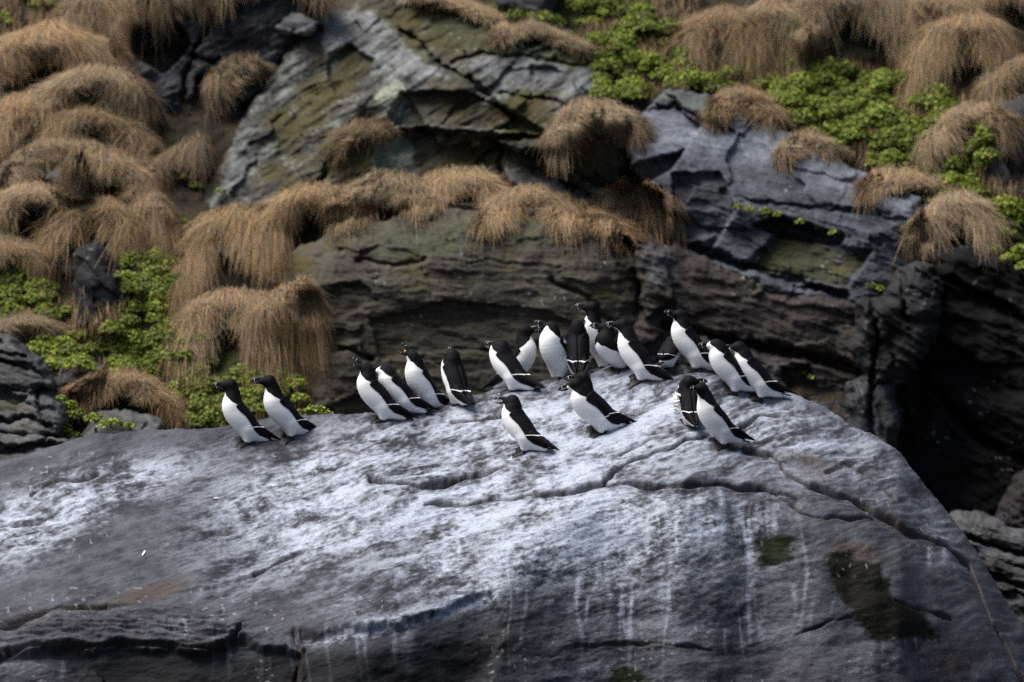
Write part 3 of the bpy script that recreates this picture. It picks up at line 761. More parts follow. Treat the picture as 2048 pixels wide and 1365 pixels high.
    LL = np.where(backb, LL * 0.3, LL * (1 - 0.45 * st))
    V1, F1 = blades(root, azb, ro * (1 - st * 0.8), LL, lift * rg.uniform(0.2, 1.3, n) * (1 - st) * np.where(fly, 2.4, 1.0), 7, rg.uniform(0.7, 1.35, n), 2.0, rg, sway=lsway[pick] + rg.normal(0, 10, n), slope=gs, hug=rg.uniform(12, 46, n))
    ct = STRAW[rg.integers(0, 5, n)] * (0.82 * loc_tone[pick] * rg.uniform(0.8, 1.15, n) * tone)[:, None]
    ct = ct * np.array([1 + warm * 0.5, 1.0, 1 - warm])
    g = rg.random(n) < green
    ct[g] = np.array([0.12, 0.15, 0.04]) * rg.uniform(0.7, 1.2, g.sum())[:, None]
    grey = rg.random(n) < 0.25
    ct[grey] = ct[grey] * 0.45 + ct[grey].mean(1, keepdims=True) * 0.45
    fade = np.linspace(1.0, 0.92, 7)
    c1 = (ct[:, None, None, :] * fade[None, :, None, None] * np.ones((1, 1, 2, 1))).reshape(-1, 3)
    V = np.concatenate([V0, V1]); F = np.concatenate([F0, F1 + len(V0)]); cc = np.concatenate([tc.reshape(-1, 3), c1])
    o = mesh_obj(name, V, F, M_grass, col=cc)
    tag(o, label, 'grass tussock', 'dry grass tussocks on the cliff')
    return o


TUS = [
    ('tall tan grass tussock at the top left corner, right of the green sprig', [(145, 30), (175, -8), (218, 0)], 95, dict(R_out=40, side=0.6)),
    ('broad matted tan grass slope at the upper left edge', [(-40, 130), (40, 85), (100, 62), (150, 80)], 95, dict(R_out=60)),
    ('short pale tuft hanging between two large tussocks near the top left', [(150, 92), (175, 82), (210, 88)], 70, dict(R_out=24)),
    ('narrow grass wisp hanging at the top edge left of the black hollow', [(243, -20), (256, -22), (268, -14)], 100, dict(R_out=16, side=0.0)),
    ('brown grass beard hanging over the black hollow at the top edge', [(318, -24), (350, -28), (392, -20)], 76, dict(R_out=26, tone=0.8)),
    ('brown grass fringe along the top edge above the pale square stone', [(455, -40), (540, -44), (635, -30)], 46, dict(R_out=30, tone=0.75)),
    ('single drooping tuft alone on the dark rock face at upper left', [(425, 160), (455, 136), (505, 122)], 62, dict(R_out=12, side=0.2, hole=(0.75, 0.3))),
    ('wide tan tussock spilling right over the dark rock face at upper left', [(75, 215), (130, 180), (185, 148), (245, 158), (268, 185)], 84, dict(R_out=42)),
    ('arched tussock with a dark hollow under it at the left edge', [(-10, 250), (30, 208), (68, 198), (105, 215)], 105, dict(R_out=34, side=0.7, hole=(0.6, 0.25))),
    ('smooth tan tussock in the second tier at left, sloping to the dark rock', [(105, 262), (175, 222), (240, 245), (300, 310)], 80, dict(R_out=40)),
    ('small arched tussock over the lichen-spotted stone at left', [(20, 345), (70, 300), (120, 283), (162, 290)], 62, dict(R_out=30, side=0.5, hole=(0.75, 0.3))),
    ('long curved tussock sweeping down to the right of the lichen-spotted stone', [(168, 300), (215, 312), (270, 350), (318, 425)], 110, dict(R_out=32, side=0.15)),
    ('flat faded grass patch below the dark rock face at left', [(290, 350), (350, 315), (402, 280)], 75, dict(R_out=16, tone=0.75)),
    ('rounded tan tussock at the left edge, half way up', [(-30, 420), (50, 386), (105, 392), (138, 420)], 80, dict(R_out=38)),
    ('tussock with hanging sides above the dark upright rock at left', [(130, 445), (165, 416), (210, 412), (252, 440)], 80, dict(R_out=40, side=0.9, hole=(0.5, 0.25))),
    ('low worn tussock at the left edge above the green plants', [(-30, 500), (20, 480), (62, 520)], 62, dict(R_out=30, tone=0.85)),
    ('bulky tussock at the left end of the long grass ridge', [(382, 500), (415, 450), (470, 430), (545, 432)], 118, dict(R_out=55, side=0.3)),
    ('tussock over a black hollow on the long grass ridge, next to its bulky left end', [(552, 425), (590, 394), (650, 386), (705, 392)], 72, dict(R_out=42, side=0.8, hole=(0.45, 0.22))),
    ('humped tussock in the middle of the long grass ridge, left of the highest one', [(698, 395), (755, 363), (800, 360), (845, 378)], 92, dict(R_out=44)),
    ('highest humped tussock of the long grass ridge over the big boulder', [(842, 378), (890, 356), (950, 355), (1005, 385)], 70, dict(R_out=40, hole=(0.6, 0.25))),
    ('fan-shaped tussock of the long grass ridge with legs of grass hanging down', [(985, 430), (1020, 396), (1070, 388), (1130, 412)], 62, dict(R_out=36, side=0.6)),
    ('thin trailing tussock at the right end of the long grass ridge', [(1128, 418), (1190, 432), (1252, 455)], 40, dict(R_out=30)),
    ('pointed tussock hanging just right of the long grass ridge', [(1215, 395), (1265, 376), (1320, 388)], 78, dict(R_out=34, side=0.5)),
    ('blond tuft perched on the dark wedge of rock right of centre', [(1125, 262), (1165, 218), (1205, 215), (1245, 240)], 58, dict(R_out=36)),
    ('moustache-shaped tussock over a black hollow above the green plants', [(382, 655), (410, 612), (460, 596), (530, 606)], 95, dict(R_out=42, side=0.5, hole=(0.55, 0.25))),
    ('long curtain of grass hanging beside the big boulder at left', [(520, 615), (560, 600), (605, 566)], 160, dict(R_out=30, side=0.1)),
    ('rusty brown tuft low down beside the left pair of birds', [(178, 775), (215, 758), (270, 765), (335, 800)], 62, dict(R_out=34, tone=0.8)),
    ('small brown tussock at the left edge over the grey ledges', [(-30, 665), (30, 640), (88, 655)], 48, dict(R_out=30, tone=0.75)),
    ('round-headed tussock at the left end of the top-right row', [(1385, 85), (1420, 42), (1470, 36), (1505, 60)], 100, dict(R_out=42, side=0.5, hole=(0.55, 0.22))),
    ('second tussock of the top-right row with a green underside', [(1500, 60), (1535, 22), (1580, 25), (1602, 55)], 105, dict(R_out=40, side=0.4, green=0.15)),
    ('widest curtain of straw hanging in the top-right row', [(1605, 45), (1650, -12), (1730, -22), (1800, 0), (1825, 30)], 135, dict(R_out=50, side=0.25)),
    ('rounded tussock over a black hollow in the top-right row', [(1815, 40), (1850, 2), (1895, -4), (1925, 25)], 80, dict(R_out=36, side=0.5, hole=(0.4, 0.22))),
    ('shaggy tussock with long strands at the right of the top-right row', [(1855, 95), (1895, 48), (1945, 38), (1990, 75)], 125, dict(R_out=44, side=0.4)),
    ('small pale tuft peeping over the top-right row', [(1890, 20), (1930, 6), (1965, 18)], 40, dict(R_out=24)),
    ('loose straw tussock in the top right corner', [(1955, -20), (2000, -34), (2070, -10)], 90, dict(R_out=36)),
    ('thin bleached tuft over the dark rock at the right edge', [(1868, 285), (1910, 238), (1950, 222), (2000, 232)], 48, dict(R_out=30)),
    ('tuft at the right edge above the bleached one', [(1985, 165), (2040, 130), (2100, 120)], 55, dict(R_out=30)),
    ('rusty little tuft at the upper rim of the long slab', [(1575, 300), (1605, 278), (1648, 290)], 34, dict(R_out=24)),
    ('spreading pale tussock above the right end of the long slab', [(1760, 355), (1820, 350), (1888, 378)], 50, dict(R_out=34)),
    ('tussock hanging over the black cleft right of the long slab', [(1848, 450), (1885, 414), (1930, 402), (1965, 425)], 72, dict(R_out=36, side=0.4)),
    ('thin strip of dry grass on the top edge of the buttress', [(840, -25), (910, 5), (995, 45)], 28, dict(R_out=20, dens=0.8)),
    ('flat dry grass cap on the right shoulder of the buttress', [(1005, 62), (1070, 58), (1150, 95)], 26, dict(R_out=20, dens=0.8)),
    ('short straw tuft among the green plants above the long slab', [(1445, 215), (1485, 182), (1545, 225)], 40, dict(R_out=26, tone=0.8)),
    ('small brown tuft clinging to the left face of the buttress', [(698, 285), (725, 256), (768, 256)], 36, dict(R_out=22, tone=0.75)),
]
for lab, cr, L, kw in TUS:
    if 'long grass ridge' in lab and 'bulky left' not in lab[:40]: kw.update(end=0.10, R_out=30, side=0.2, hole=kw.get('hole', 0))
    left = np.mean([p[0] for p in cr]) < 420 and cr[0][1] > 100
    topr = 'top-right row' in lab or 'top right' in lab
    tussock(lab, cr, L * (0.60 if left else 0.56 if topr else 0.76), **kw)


# ---- green plants
def leaf_mesh(cx, cy, cd, rx, ry, n, rg, size=(3.5, 9.5), tone=1.0):
    """n leaves over the upper front of a low dome; every leaf is a folded, pointed oval"""
    dirv = rg.normal(size=(n, 3)); dirv[:, 2] = np.abs(dirv[:, 2]) * 1.1 - 0.25; dirv[:, 1] -= 0.4
    dirv /= np.linalg.norm(dirv, axis=1, keepdims=True)
    rad = rg.uniform(0.72, 1.06, n)
    px = cx + rx * dirv[:, 0] * rad; d = cd + rx * 0.8 * dirv[:, 1] * rad; py = cy - ry * dirv[:, 2] * rad
    c = W(px, py, d)
    nrm = dirv * 0.9 + rg.normal(size=(n, 3)) * 0.45 + np.array([0, -0.1, 0.7]); nrm /= np.linalg.norm(nrm, axis=1, keepdims=True)
    t = np.cross(nrm, rg.normal(size=(n, 3))); t /= np.linalg.norm(t, axis=1, keepdims=True)
    b = np.cross(nrm, t)
    s = (rg.uniform(size[0], size[1], n) * K)[:, None]
    w = s * rg.uniform(0.32, 0.5, n)[:, None]
    p = [c - t * s * .5, c - t * s * .05 + b * w + nrm * s * .14, c + t * s * .25 + b * w * .8 + nrm * s * .1, c + t * s * .55 - nrm * s * .1, c + t * s * .25 - b * w * .8 + nrm * s * .1, c - t * s * .05 - b * w + nrm * s * .14, c + t * s * 0.1]
    V = np.stack(p, 1).reshape(-1, 3)
    k = (np.arange(n) * 7)[:, None]
    F = np.concatenate([k + np.array([[0, 6, 2, 1]]), k + np.array([[6, 3, 2, 2]])[:, [0, 1, 2, 2]], ]) if False else None
    T = np.concatenate([k + np.array([[a, b_, 6]]) for a, b_ in ((0, 1), (1, 2), (2, 3), (3, 4), (4, 5), (5, 0))])
    g = rg.random(n)[:, None]
    colr = (np.array([0.10, 0.165, 0.016]) * (1 - g) + np.array([0.30, 0.35, 0.035]) * g) * rg.uniform(0.55, 1.2, (n, 1)) * tone * 1.0
    yel = rg.random(n) < 0.13
    colr[yel] = np.array([[0.26, 0.22, 0.05], [0.17, 0.11, 0.05], [0.10, 0.07, 0.035]])[rg.integers(0, 3, yel.sum())] * tone
    return V, T, np.repeat(colr, 7, axis=0)


def plant_from(clumps, name, rg, tone=1.0):
    Vs, Fs, Cs, off = [], [], [], 0
    for cx, cy, cd, rx, ry in clumps:
        n = int(10 + rx * ry * 0.42)
        V, T, c = leaf_mesh(cx, cy, cd, rx, ry, n, rg, tone=tone * rg.uniform(0.55, 1.2))
        Vs.append(V); Fs.append(T + off); Cs.append(c); off += len(V)
        # stems down into the soil
        ns = max(3, int(rx / 3))
        rootp = np.stack([cx + rg.normal(0, rx * .3, ns), np.full(ns, cy + ry * 0.6) + rg.uniform(0, 8, ns), np.full(ns, cd + 10.0)], -1)
        Vb, Fb = blades(rootp, rg.uniform(0, 2 * math.pi, ns), rg.uniform(2, rx * .7, ns), -rg.uniform(ry * .6, ry * 1.2, ns), np.zeros(ns), 4, np.full(ns, 1.6), 1.6, rg, droop_pow=1.0)
        Vs.append(Vb); Fs.append(np.concatenate([Fb[:, [0, 1, 2]], Fb[:, [0, 2, 3]]]) + off); Cs.append(np.tile([0.11, 0.075, 0.04], (len(Vb), 1))); off += len(Vb)
    return mesh_obj(name, np.concatenate(Vs), np.concatenate(Fs), M_leaf, col=np.concatenate(Cs), smooth=False)


rgp = np.random.default_rng(5)
zones = [
    (([(1150, 55), (1230, 95), (1390, 105), (1430, 140), (1640, 125), (1860, 165), (1990, 255), (1960, 390), (1900, 430), (1780, 345), (1640, 285), (1520, 205), (1340, 172), (1290, 195), (1205, 200), (1190, 110)]), 350, 1.05),
    (([(945, 25), (1110, 40), (1150, 85), (1060, 60)]), 24, 1.0),
    (([(225, 500), (330, 505), (360, 560), (375, 640), (410, 690), (420, 760), (330, 765), (220, 745), (90, 730), (60, 690), (200, 660), (260, 640)]), 175, 1.15),
    (([(0, 540), (60, 548), (135, 600), (140, 650), (60, 640), (0, 625)]), 40, 1.0),
    (([(335, 775), (420, 765), (500, 740), (540, 770), (560, 830), (400, 858), (350, 820)]), 70, 1.15),
    (([(1960, 385), (2048, 420), (2048, 520), (1990, 470)]), 22, 0.8),
    (([(1640, 130), (1860, 165), (1990, 255), (1960, 330), (1800, 300), (1700, 220)]), 20, 0.8),
    (([(1120, 0), (1250, 0), (1370, 60), (1330, 100), (1200, 80)]), 30, 0.8),
]
cover = []
for poly, n, tone in zones:
    P = np.array(poly); k = 0
    while k < n:
        x = rgp.uniform(P[:, 0].min(), P[:, 0].max()); y = rgp.uniform(P[:, 1].min(), P[:, 1].max())
        if not inside(np.array([x]), np.array([y]), poly)[0]: continue
        r = rgp.uniform(11, 31)
        cover.append((x, y, float(depth_at(x, y)) - r * 0.9, r, r * rgp.uniform(0.55, 0.9)))
        k += 1
gc = plant_from(cover, 'leafy_ground_cover', rgp)
tag(gc, 'bright green leafy ground cover growing in patches over the slopes', 'ground cover', kind='stuff')

PLANTS = [
    ('green sprig at the very top left corner', [(8, 36, 14, 12), (20, 44, 9, 8)]),
    ('green clump on the top edge above the left tussocks', [(75, 8, 18, 10), (105, 12, 16, 9)]),
    ('small green clump in the grass below the faded left patch', [(372, 355, 15, 12), (395, 372, 17, 12), (440, 385, 12, 8)]),
    ('row of bright leaves on the ledge of the long slab', [(1478, 415, 12, 8), (1500, 420, 13, 9), (1530, 425, 13, 9), (1555, 430, 9, 8)]),
    ('thin leaves lining the black slot of the long slab', [(1600, 445, 10, 7), (1640, 455, 8, 6), (1668, 466, 9, 6)]),
    ('yellow-green tuft of leaves on the nose-shaped boulder', [(1742, 574, 11, 8), (1760, 578, 8, 7)]),
    ('tiny green plant in the rock hollow right of the birds', [(1608, 748, 12, 8), (1622, 756, 8, 6)]),
    ('tiny green plant at the top corner of the nose-shaped boulder', [(1838, 524, 10, 7)]),
    ('tall green bush directly behind the second bird from the left', [(560, 752, 22, 18), (590, 770, 26, 20), (565, 790, 24, 18), (600, 800, 20, 14)]),
    ('low green cushion on the pale rock edge right of the left pair of birds', [(630, 820, 20, 10), (652, 826, 14, 8), (606, 826, 16, 8)]),
    ('green cushion spilling down the middle ledge at left', [(120, 800, 14, 10), (140, 812, 15, 11), (150, 830, 20, 14), (125, 862, 22, 16), (145, 872, 18, 10)]),
    ('flat green cushion on the pale stone left of the birds', [(190, 838, 22, 12), (220, 848, 26, 13), (255, 852, 16, 8)]),
    ('fresh leaves under the moustache-shaped tussock', [(402, 680, 14, 16), (408, 705, 16, 14), (398, 660, 9, 8)]),
    ('green strip of moss and leaves sloping along the rim of the black cleft', [(1990, 500, 18, 10), (2020, 518, 20, 11), (2050, 535, 22, 12)]),
    ('leafy green clump hugging the curved tussock at left', [(345, 432, 14, 9), (362, 444, 14, 8)]),
]
for lab, cl in PLANTS:
    d0 = min(float(depth_at(x, y)) for x, y, _, _ in cl)
    if 'pale rock edge' in lab: d0 = 330
    cl2 = [(x, y, min(float(depth_at(x, y)), d0 + 60) - rx * .8, rx, ry) for x, y, rx, ry in cl]
    if len(cl2) == 1:
        o = plant_from(cl2, 'leafy_plant', rgp, 1.1)
    else:
        o = empty('leafy_plant', W(cl2[0][0], cl2[0][1] + cl2[0][4], cl2[0][2]))
        for c1 in cl2:
            q = plant_from([c1], 'leaf_clump', rgp, 1.1)
            q.data.transform(Matrix.Translation(-o.location)); q.parent = o
    tag(o, lab, 'plant', 'green plants on the cliff')

# dead stalks and thin grass between the plants
dz = [([(1150, 40), (1400, 100), (1660, 120), (1870, 160), (2060, 250), (2060, 400), (1960, 420), (1800, 350), (1640, 290), (1500, 200), (1290, 195), (1200, 120)], 5200),
      ([(220, 480), (340, 500), (420, 690), (430, 770), (330, 770), (90, 740), (0, 640), (0, 540), (140, 600)], 2600), ([(330, 780), (560, 740), (560, 840), (360, 860)], 300), ([(0, 0), (150, 0), (150, 60), (0, 90)], 300),
      ([(1120, -20), (1400, -20), (1380, 60), (1200, 80)], 500)]
rts = []
for poly, n in dz:
    P = np.array(poly)
    x = rgp.uniform(P[:, 0].min(), P[:, 0].max(), n * 3); y = rgp.uniform(P[:, 1].min(), P[:, 1].max(), n * 3)
    m = inside(x, y, poly); x, y = x[m][:n], y[m][:n]
    far = depth_at(x, y) > 1900 - 0.95 * y - 90
    x, y = x[far], y[far]
    rts.append(np.stack([x, y, depth_at(x, y) - 6], -1))
rts = np.concatenate(rts); n = len(rts)
V, F = blades(rts, rgp.uniform(0, math.pi, n), rgp.uniform(8, 22, n), rgp.uniform(4, 38, n), rgp.uniform(8, 26, n), 5, rgp.uniform(1.0, 1.8, n), 1.8, rgp)
cc = STRAW[rgp.integers(0, 5, n)] * rgp.uniform(0.35, 0.85, (n, 1))
o = mesh_obj('dead_grass', V, F, M_grass, col=np.repeat(cc, 10, axis=0))
tag(o, 'thin dead grass and stalks between the green plants', 'dead grass', kind='stuff')

# ------------------------------------------------------------------ the birds
def surface_nets(F, org, h):
    s = F < 0
    nx, ny, nz = F.shape
    cs = np.zeros((nx - 1, ny - 1, nz - 1), np.int8)
    for dx in (0, 1):
        for dy in (0, 1):
            for dz_ in (0, 1):
                cs += s[dx:nx - 1 + dx, dy:ny - 1 + dy, dz_:nz - 1 + dz_]
    act = (cs > 0) & (cs < 8)
    ci = np.argwhere(act)
    idx = -np.ones(act.shape, np.int64); idx[act] = np.arange(len(ci))
    acc = np.zeros((len(ci), 3)); cnt = np.zeros(len(ci))
    corners = [(a, b, c) for a in (0, 1) for b in (0, 1) for c in (0, 1)]
    for a in corners:
        for ax in range(3):
            if a[ax]: continue
            b = list(a); b[ax] = 1
            fa = F[ci[:, 0] + a[0], ci[:, 1] + a[1], ci[:, 2] + a[2]]; fb = F[ci[:, 0] + b[0], ci[:, 1] + b[1], ci[:, 2] + b[2]]
            m = (fa < 0) != (fb < 0)
            t = fa[m] / (fa[m] - fb[m])
            p = np.tile(np.array(a, float), (m.sum(), 1)); p[:, ax] = t
            acc[m] += p; cnt[m] += 1
    V = (ci + acc / cnt[:, None]) * h + np.array(org)
    faces = []
    for ax in range(3):
        sl0 = [slice(None)] * 3; sl1 = [slice(None)] * 3
        sl0[ax] = slice(0, -1); sl1[ax] = slice(1, None)
        a = s[tuple(sl0)]; b = s[tuple(sl1)]
        e = np.argwhere(a != b)
        o1, o2 = [(1, 2), (2, 0), (0, 1)][ax]
        ok = (e[:, o1] > 0) & (e[:, o2] > 0) & (e[:, o1] < F.shape[o1] - 1) & (e[:, o2] < F.shape[o2] - 1)
        e = e[ok]
        def cell(da, db):
            q = e.copy(); q[:, o1] -= da; q[:, o2] -= db
            return idx[q[:, 0], q[:, 1], q[:, 2]]
        f = np.stack([cell(1, 1), cell(0, 1), cell(0, 0), cell(1, 0)], -1)
        fl = a[e[:, 0], e[:, 1], e[:, 2]]
        f[~fl] = f[~fl][:, ::-1]
        faces.append(f)
    return V, np.concatenate(faces)


def capsule(P, a, b, ra, rb, sy=1.0):
    a = np.array(a, float); b = np.array(b, float)
    ba = b - a
    q = P - a
    t = np.clip((q @ ba) / (ba @ ba + 1e-9), 0, 1)
    r = q - t[..., None] * ba
    return np.sqrt(r[..., 0] ** 2 + (r[..., 1] * sy) ** 2 + r[..., 2] ** 2) - (ra + (rb - ra) * t)


def smin(a, b, k):
    h = np.clip(0.5 + 0.5 * (b - a) / k, 0, 1)
    return b + (a - b) * h - k * h * (1 - h)


def pitch_pt(p, ang):
    """turn a torso point about the hip, positive = more upright (the bird faces -x)"""
    x, y, z = p
    c, s = math.cos(ang), math.sin(ang)
    dx, dz_ = x, z - 14
    return (dx * c + dz_ * s, y, 14 - dx * s + dz_ * c)


WING = [(-31, 70), (-26, 80), (-16, 82), (0, 68), (28, 40), (48, 27), (74, 12), (60, 9), (40, 13), (24, 17), (12, 26), (2, 40), (-10, 54), (-22, 62)]
TORSO = [((44, 0, 10), 5), ((25, 0, 16), 11), ((6, 0, 28), 19), ((-14, 0, 46), 23), ((-29, 0, 62), 22), ((-35, 0, 77), 17)]


def frame_dir(yaw, pit):
    f = np.array([-math.cos(yaw) * math.cos(pit), -math.sin(yaw) * math.cos(pit), math.sin(pit)])
    side = np.array([math.sin(yaw), -math.cos(yaw), 0.0])
    up = np.cross(side, f) * 1.0
    if up[2] < 0: up = -up
    return f, side, up


def razorbill(label, foot, yaw=0, pitch=0, head=(-40, 108), hyaw=0, hpitch=0, gape=0, size=1.0, fat=1.0, bib=0, low=1.0, ruffle=0, wing_droop=0, group='razorbills standing on the rock', back=0):
    base = np.array(rock_at_pixel(*foot), float)
    if back:
        base[1] += back * K; base[2] = rock_height(base[0], base[1])
    f_sc = K * (D + base[1]) / D * size
    root = empty('razorbill', base)
    tag(root, label, 'seabird', group)
    ya = R(yaw)
    Rm = np.array([[math.cos(ya), -math.sin(ya), 0], [math.sin(ya), math.cos(ya), 0], [0, 0, 1]])
    def to_obj(V):
        return (np.asarray(V, float) * f_sc) @ Rm.T
    pa = R(pitch)
    tors = [(pitch_pt((p[0], p[1], p[2] * low), pa), r * (fat if i in (2, 3, 4) else 1.0)) for i, (p, r) in enumerate(TORSO)]
    tp = np.array([list(p) + [r] for p, r in tors]); dense = []
    tpe = np.vstack([2 * tp[0] - tp[1], tp, 2 * tp[-1] - tp[-2]])
    for i in range(len(tp) - 1):
        for q in (0, .25, .5, .75):
            p0, p1, p2, p3 = tpe[i:i + 4]
            dense.append(0.5 * (2 * p1 + (p2 - p0) * q + (2 * p0 - 5 * p1 + 4 * p2 - p3) * q * q + (3 * p1 - p0 - 3 * p2 + p3) * q ** 3))
    dense.append(tp[-1])
    tors = [(tuple(v_[:3]), v_[3]) for v_ in dense]
    hy = R(hyaw); hp = R(hpitch)
    hd = np.array([head[0], 0.0, head[1]])
    fdir, sdir, udir = frame_dir(hy, hp)
    h = 1.5
    org = np.array([-92.0, -36.0, -2.0])
    dims = (int(168 / h), int(72 / h), int(146 / h))
    gx, gy, gz = [org[i] + np.arange(dims[i]) * h for i in range(3)]
    P = np.stack(np.meshgrid(gx, gy, gz, indexing='ij'), -1)
    B = None
    for i in range(len(tors) - 1):
        c = capsule(P, tors[i][0], tors[i + 1][0], tors[i][1], tors[i + 1][1])
        B = c if B is None else smin(B, c, 1.5)
    for s in (-1, 1):                                        # feathered thighs
        B = smin(B, capsule(P, (1, 8 * s, 24), (1, 8 * s, 6), 10, 6), 12)
    B = smin(B, capsule(P, (8, 0, 14), (40, 0, 8), 8, 4), 8)  # under-tail coverts
    sh = np.array(tors[-1][0]) * 0.7 + np.array(tors[-3][0]) * 0.3
    mid = sh * 0.4 + hd * 0.6 + np.array([3.0, 0, 0])
    Nk = smin(capsule(P, sh, mid, 17.0, 13.2), capsule(P, mid, hd, 13.2, 11.8), 6)
    B = smin(B, Nk, 12)
    fc = hd + fdir * 14 - udir * 0.6
    Hd = smin(capsule(P, hd, hd + fdir * 4 + udir * 0.5, 12.2, 10.6), capsule(P, hd, fc, 10.2, 6.8), 4)
    B = smin(B, Hd, 5)
    Vb, Fb = surface_nets(B, org, h)
    # torso coordinates of each vertex for the markings
    cpa, spa = math.cos(-pa), math.sin(-pa)
    tx = Vb[:, 0] * cpa + (Vb[:, 2] - 14) * spa; tz = 14 - Vb[:, 0] * spa + (Vb[:, 2] - 14) * cpa
    tz = tz / low
    line = np.interp(tx, [-60, -48, -40, -25, -8, 6, 20, 40, 60], [92, 88, 80, 73, 56, 38, 23, 13, 9]) - bib
    fw = (line - tz)
    # the white runs up to a point at the front of the neck
    fw = fw + 9 * np.exp(-(Vb[:, 1] / 6.0) ** 2) * (tx < -38)
    body = mesh_obj('body', to_obj(Vb), Fb, M_body, root, fields={'white': fw})
    # wings: a shell over each side of the body plus the primaries that cross behind
    TX = P[..., 0] * cpa + (P[..., 2] - 14) * spa; TZ = (14 - P[..., 0] * spa + (P[..., 2] - 14) * cpa) / low
    pts = np.array(WING, float); wd = R(wing_droop)
    psd = -poly_sd(TX, TZ, [tuple(p) for p in pts])
    for s in (-1, 1):
        shell = np.maximum(B - 2.4, psd)
        shell = np.maximum(shell, 1.5 - P[..., 1] * s)
        tip0 = pitch_pt((16, 13 * s, 33 * low), pa); tip1 = pitch_pt((44, 8 * s, 22 * low), pa); tip2 = pitch_pt((75, 4.5 * s, 10 * low - wing_droop), pa)
        Wt = smin(capsule(P, tip0, tip1, 9.5, 5.5, 1.7), capsule(P, tip1, tip2, 5.5, 1.0, 1.7), 2)
        Wt = np.maximum(Wt, 1.2 - P[..., 1] * s)
        Wf = smin(shell, Wt, 3)
        Vw, Fw = surface_nets(Wf, org, h)
        wx = Vw[:, 0] * cpa + (Vw[:, 2] - 14) * spa; wz = (14 - Vw[:, 0] * spa + (Vw[:, 2] - 14) * cpa) / low
        bar = wz - (33.0 + 0.12 * (wx - 6)) + 0.02 * (wx - 18) ** 2 * 0.3
        mesh_obj('wing', to_obj(Vw), Fw, M_wing, root, fields={'bar': bar})
    # tail
    t0 = np.array(pitch_pt((36, 0, 12 * low), pa)); t1 = np.array([max(62, t0[0] + 24), 0, 5.0])
    tv = []
    for q, wdt in ((0, 7), (0.4, 8.5), (0.8, 7), (1.0, 3)):
        c = t0 * (1 - q) + t1 * q
        for yy, zz in ((-wdt, -0.5), (0, 1.4), (wdt, -0.5), (0, -1.6)):
            tv.append(c + np.array([0, yy, zz]))
    tf = [[4 * i + j, 4 * i + (j + 1) % 4, 4 * (i + 1) + (j + 1) % 4, 4 * (i + 1) + j] for i in range(3) for j in range(4)] + [[3, 2, 1, 0], [12, 13, 14, 15]]
    mesh_obj('tail', to_obj(tv), np.array(tf), M_black, root)
    # bill
    def mandible(profile, name, rotdeg, mat=M_bill, sc_=1.2):
        prof = np.array(profile, float) * sc_
        a = R(rotdeg); ca, sa = math.cos(a), math.sin(a)
        prof = np.stack([prof[:, 0] * ca - prof[:, 1] * sa, prof[:, 0] * sa + prof[:, 1] * ca], -1)
        cen = prof.mean(0)
        n_ = len(prof); vv = []
        for yy, sc in ((-2.6, 0.55), (-1.9, 0.86), (0, 1.0), (1.9, 0.86), (2.6, 0.55)):
            for q in prof:
                k = cen + (q - cen) * sc
                thin = 1 - 0.45 * np.clip(q[0] / 26.0, 0, 1)
                vv.append(hd + fdir * (12.5 + k[0]) + udir * (k[1] - 0.5) + sdir * yy * thin)
        ff = [[i * n_ + j, i * n_ + (j + 1) % n_, (i + 1) * n_ + (j + 1) % n_, (i + 1) * n_ + j] for i in range(4) for j in range(n_)]
        tri = [[4 * n_ + 0, 4 * n_ + j, 4 * n_ + j + 1] for j in range(1, n_ - 1)] + [[0, j + 1, j] for j in range(1, n_ - 1)]
        return mesh_obj(name, to_obj(vv), [np.array(ff), np.array(tri)], mat, root)
    up_ang = gape * 0.5; lo_ang = -gape * 0.5
    upper = mandible([(0, -0.3), (0, 6.2), (6, 6.6), (12, 6.4), (17, 5.0), (20.5, 2.2), (22, -1.6), (20.5, -2.2), (18, -0.6), (10, 0.2)], 'upper_bill', up_ang)
    lower = mandible([(0, -0.6), (10, -0.3), (18, -0.9), (19.5, -1.8), (16, -4.2), (11, -5.0), (5, -5.0), (0, -4.6)], 'lower_bill', lo_ang)
    # white line across the bill and from the bill to the eye
    def strip(ptsu, name, par, w=1.0, y=2.9, ang=0.0):
        a = R(ang); ca, sa = math.cos(a), math.sin(a)
        vs, fs = [], []
        for s in (-1, 1):
            o0 = len(vs)
            for (a_, b_, yy) in ptsu:
                a_, b_ = a_ * 1.2, b_ * 1.2
                a2, b2 = a_ * ca - b_ * sa, a_ * sa + b_ * ca
                c = hd + fdir * (12.5 + a2) + udir * (b2 - 0.5) + sdir * s * yy
                for da, db, dy in ((-w, 0, 0), (0, w, 0.5), (w, 0, 0), (0, -w, -0.9)):
                    vs.append(c + fdir * da * 0.8 + udir * db * 0.8 + sdir * s * dy)
            m_ = len(ptsu)
            for i in range(m_ - 1):
                for j in range(4):
                    fs.append([o0 + 4 * i + j, o0 + 4 * i + (j + 1) % 4, o0 + 4 * i + 4 + (j + 1) % 4, o0 + 4 * i + 4 + j])
            fs += [[o0, o0 + 1, o0 + 2, o0 + 3], [o0 + 4 * m_ - 1, o0 + 4 * m_ - 2, o0 + 4 * m_ - 3, o0 + 4 * m_ - 4]]
        return mesh_obj(name, to_obj(vs), np.array(fs), M_white, par)
    strip([(13.2, 5.6, 1.4), (14.4, 3.2, 2.1), (14.6, 0.8, 2.2)], 'bill_band', upper, w=0.5, ang=up_ang)
    strip([(13.9, -1.4, 2.1), (12.6, -4.0, 1.6)], 'bill_band', lower, w=0.45, ang=lo_ang)
    strip([(2.0, 5.8, 2.4), (-2.0, 6.2, 4.9), (-5.0, 6.2, 7.0)], 'eye_stripe', body, w=0.62)
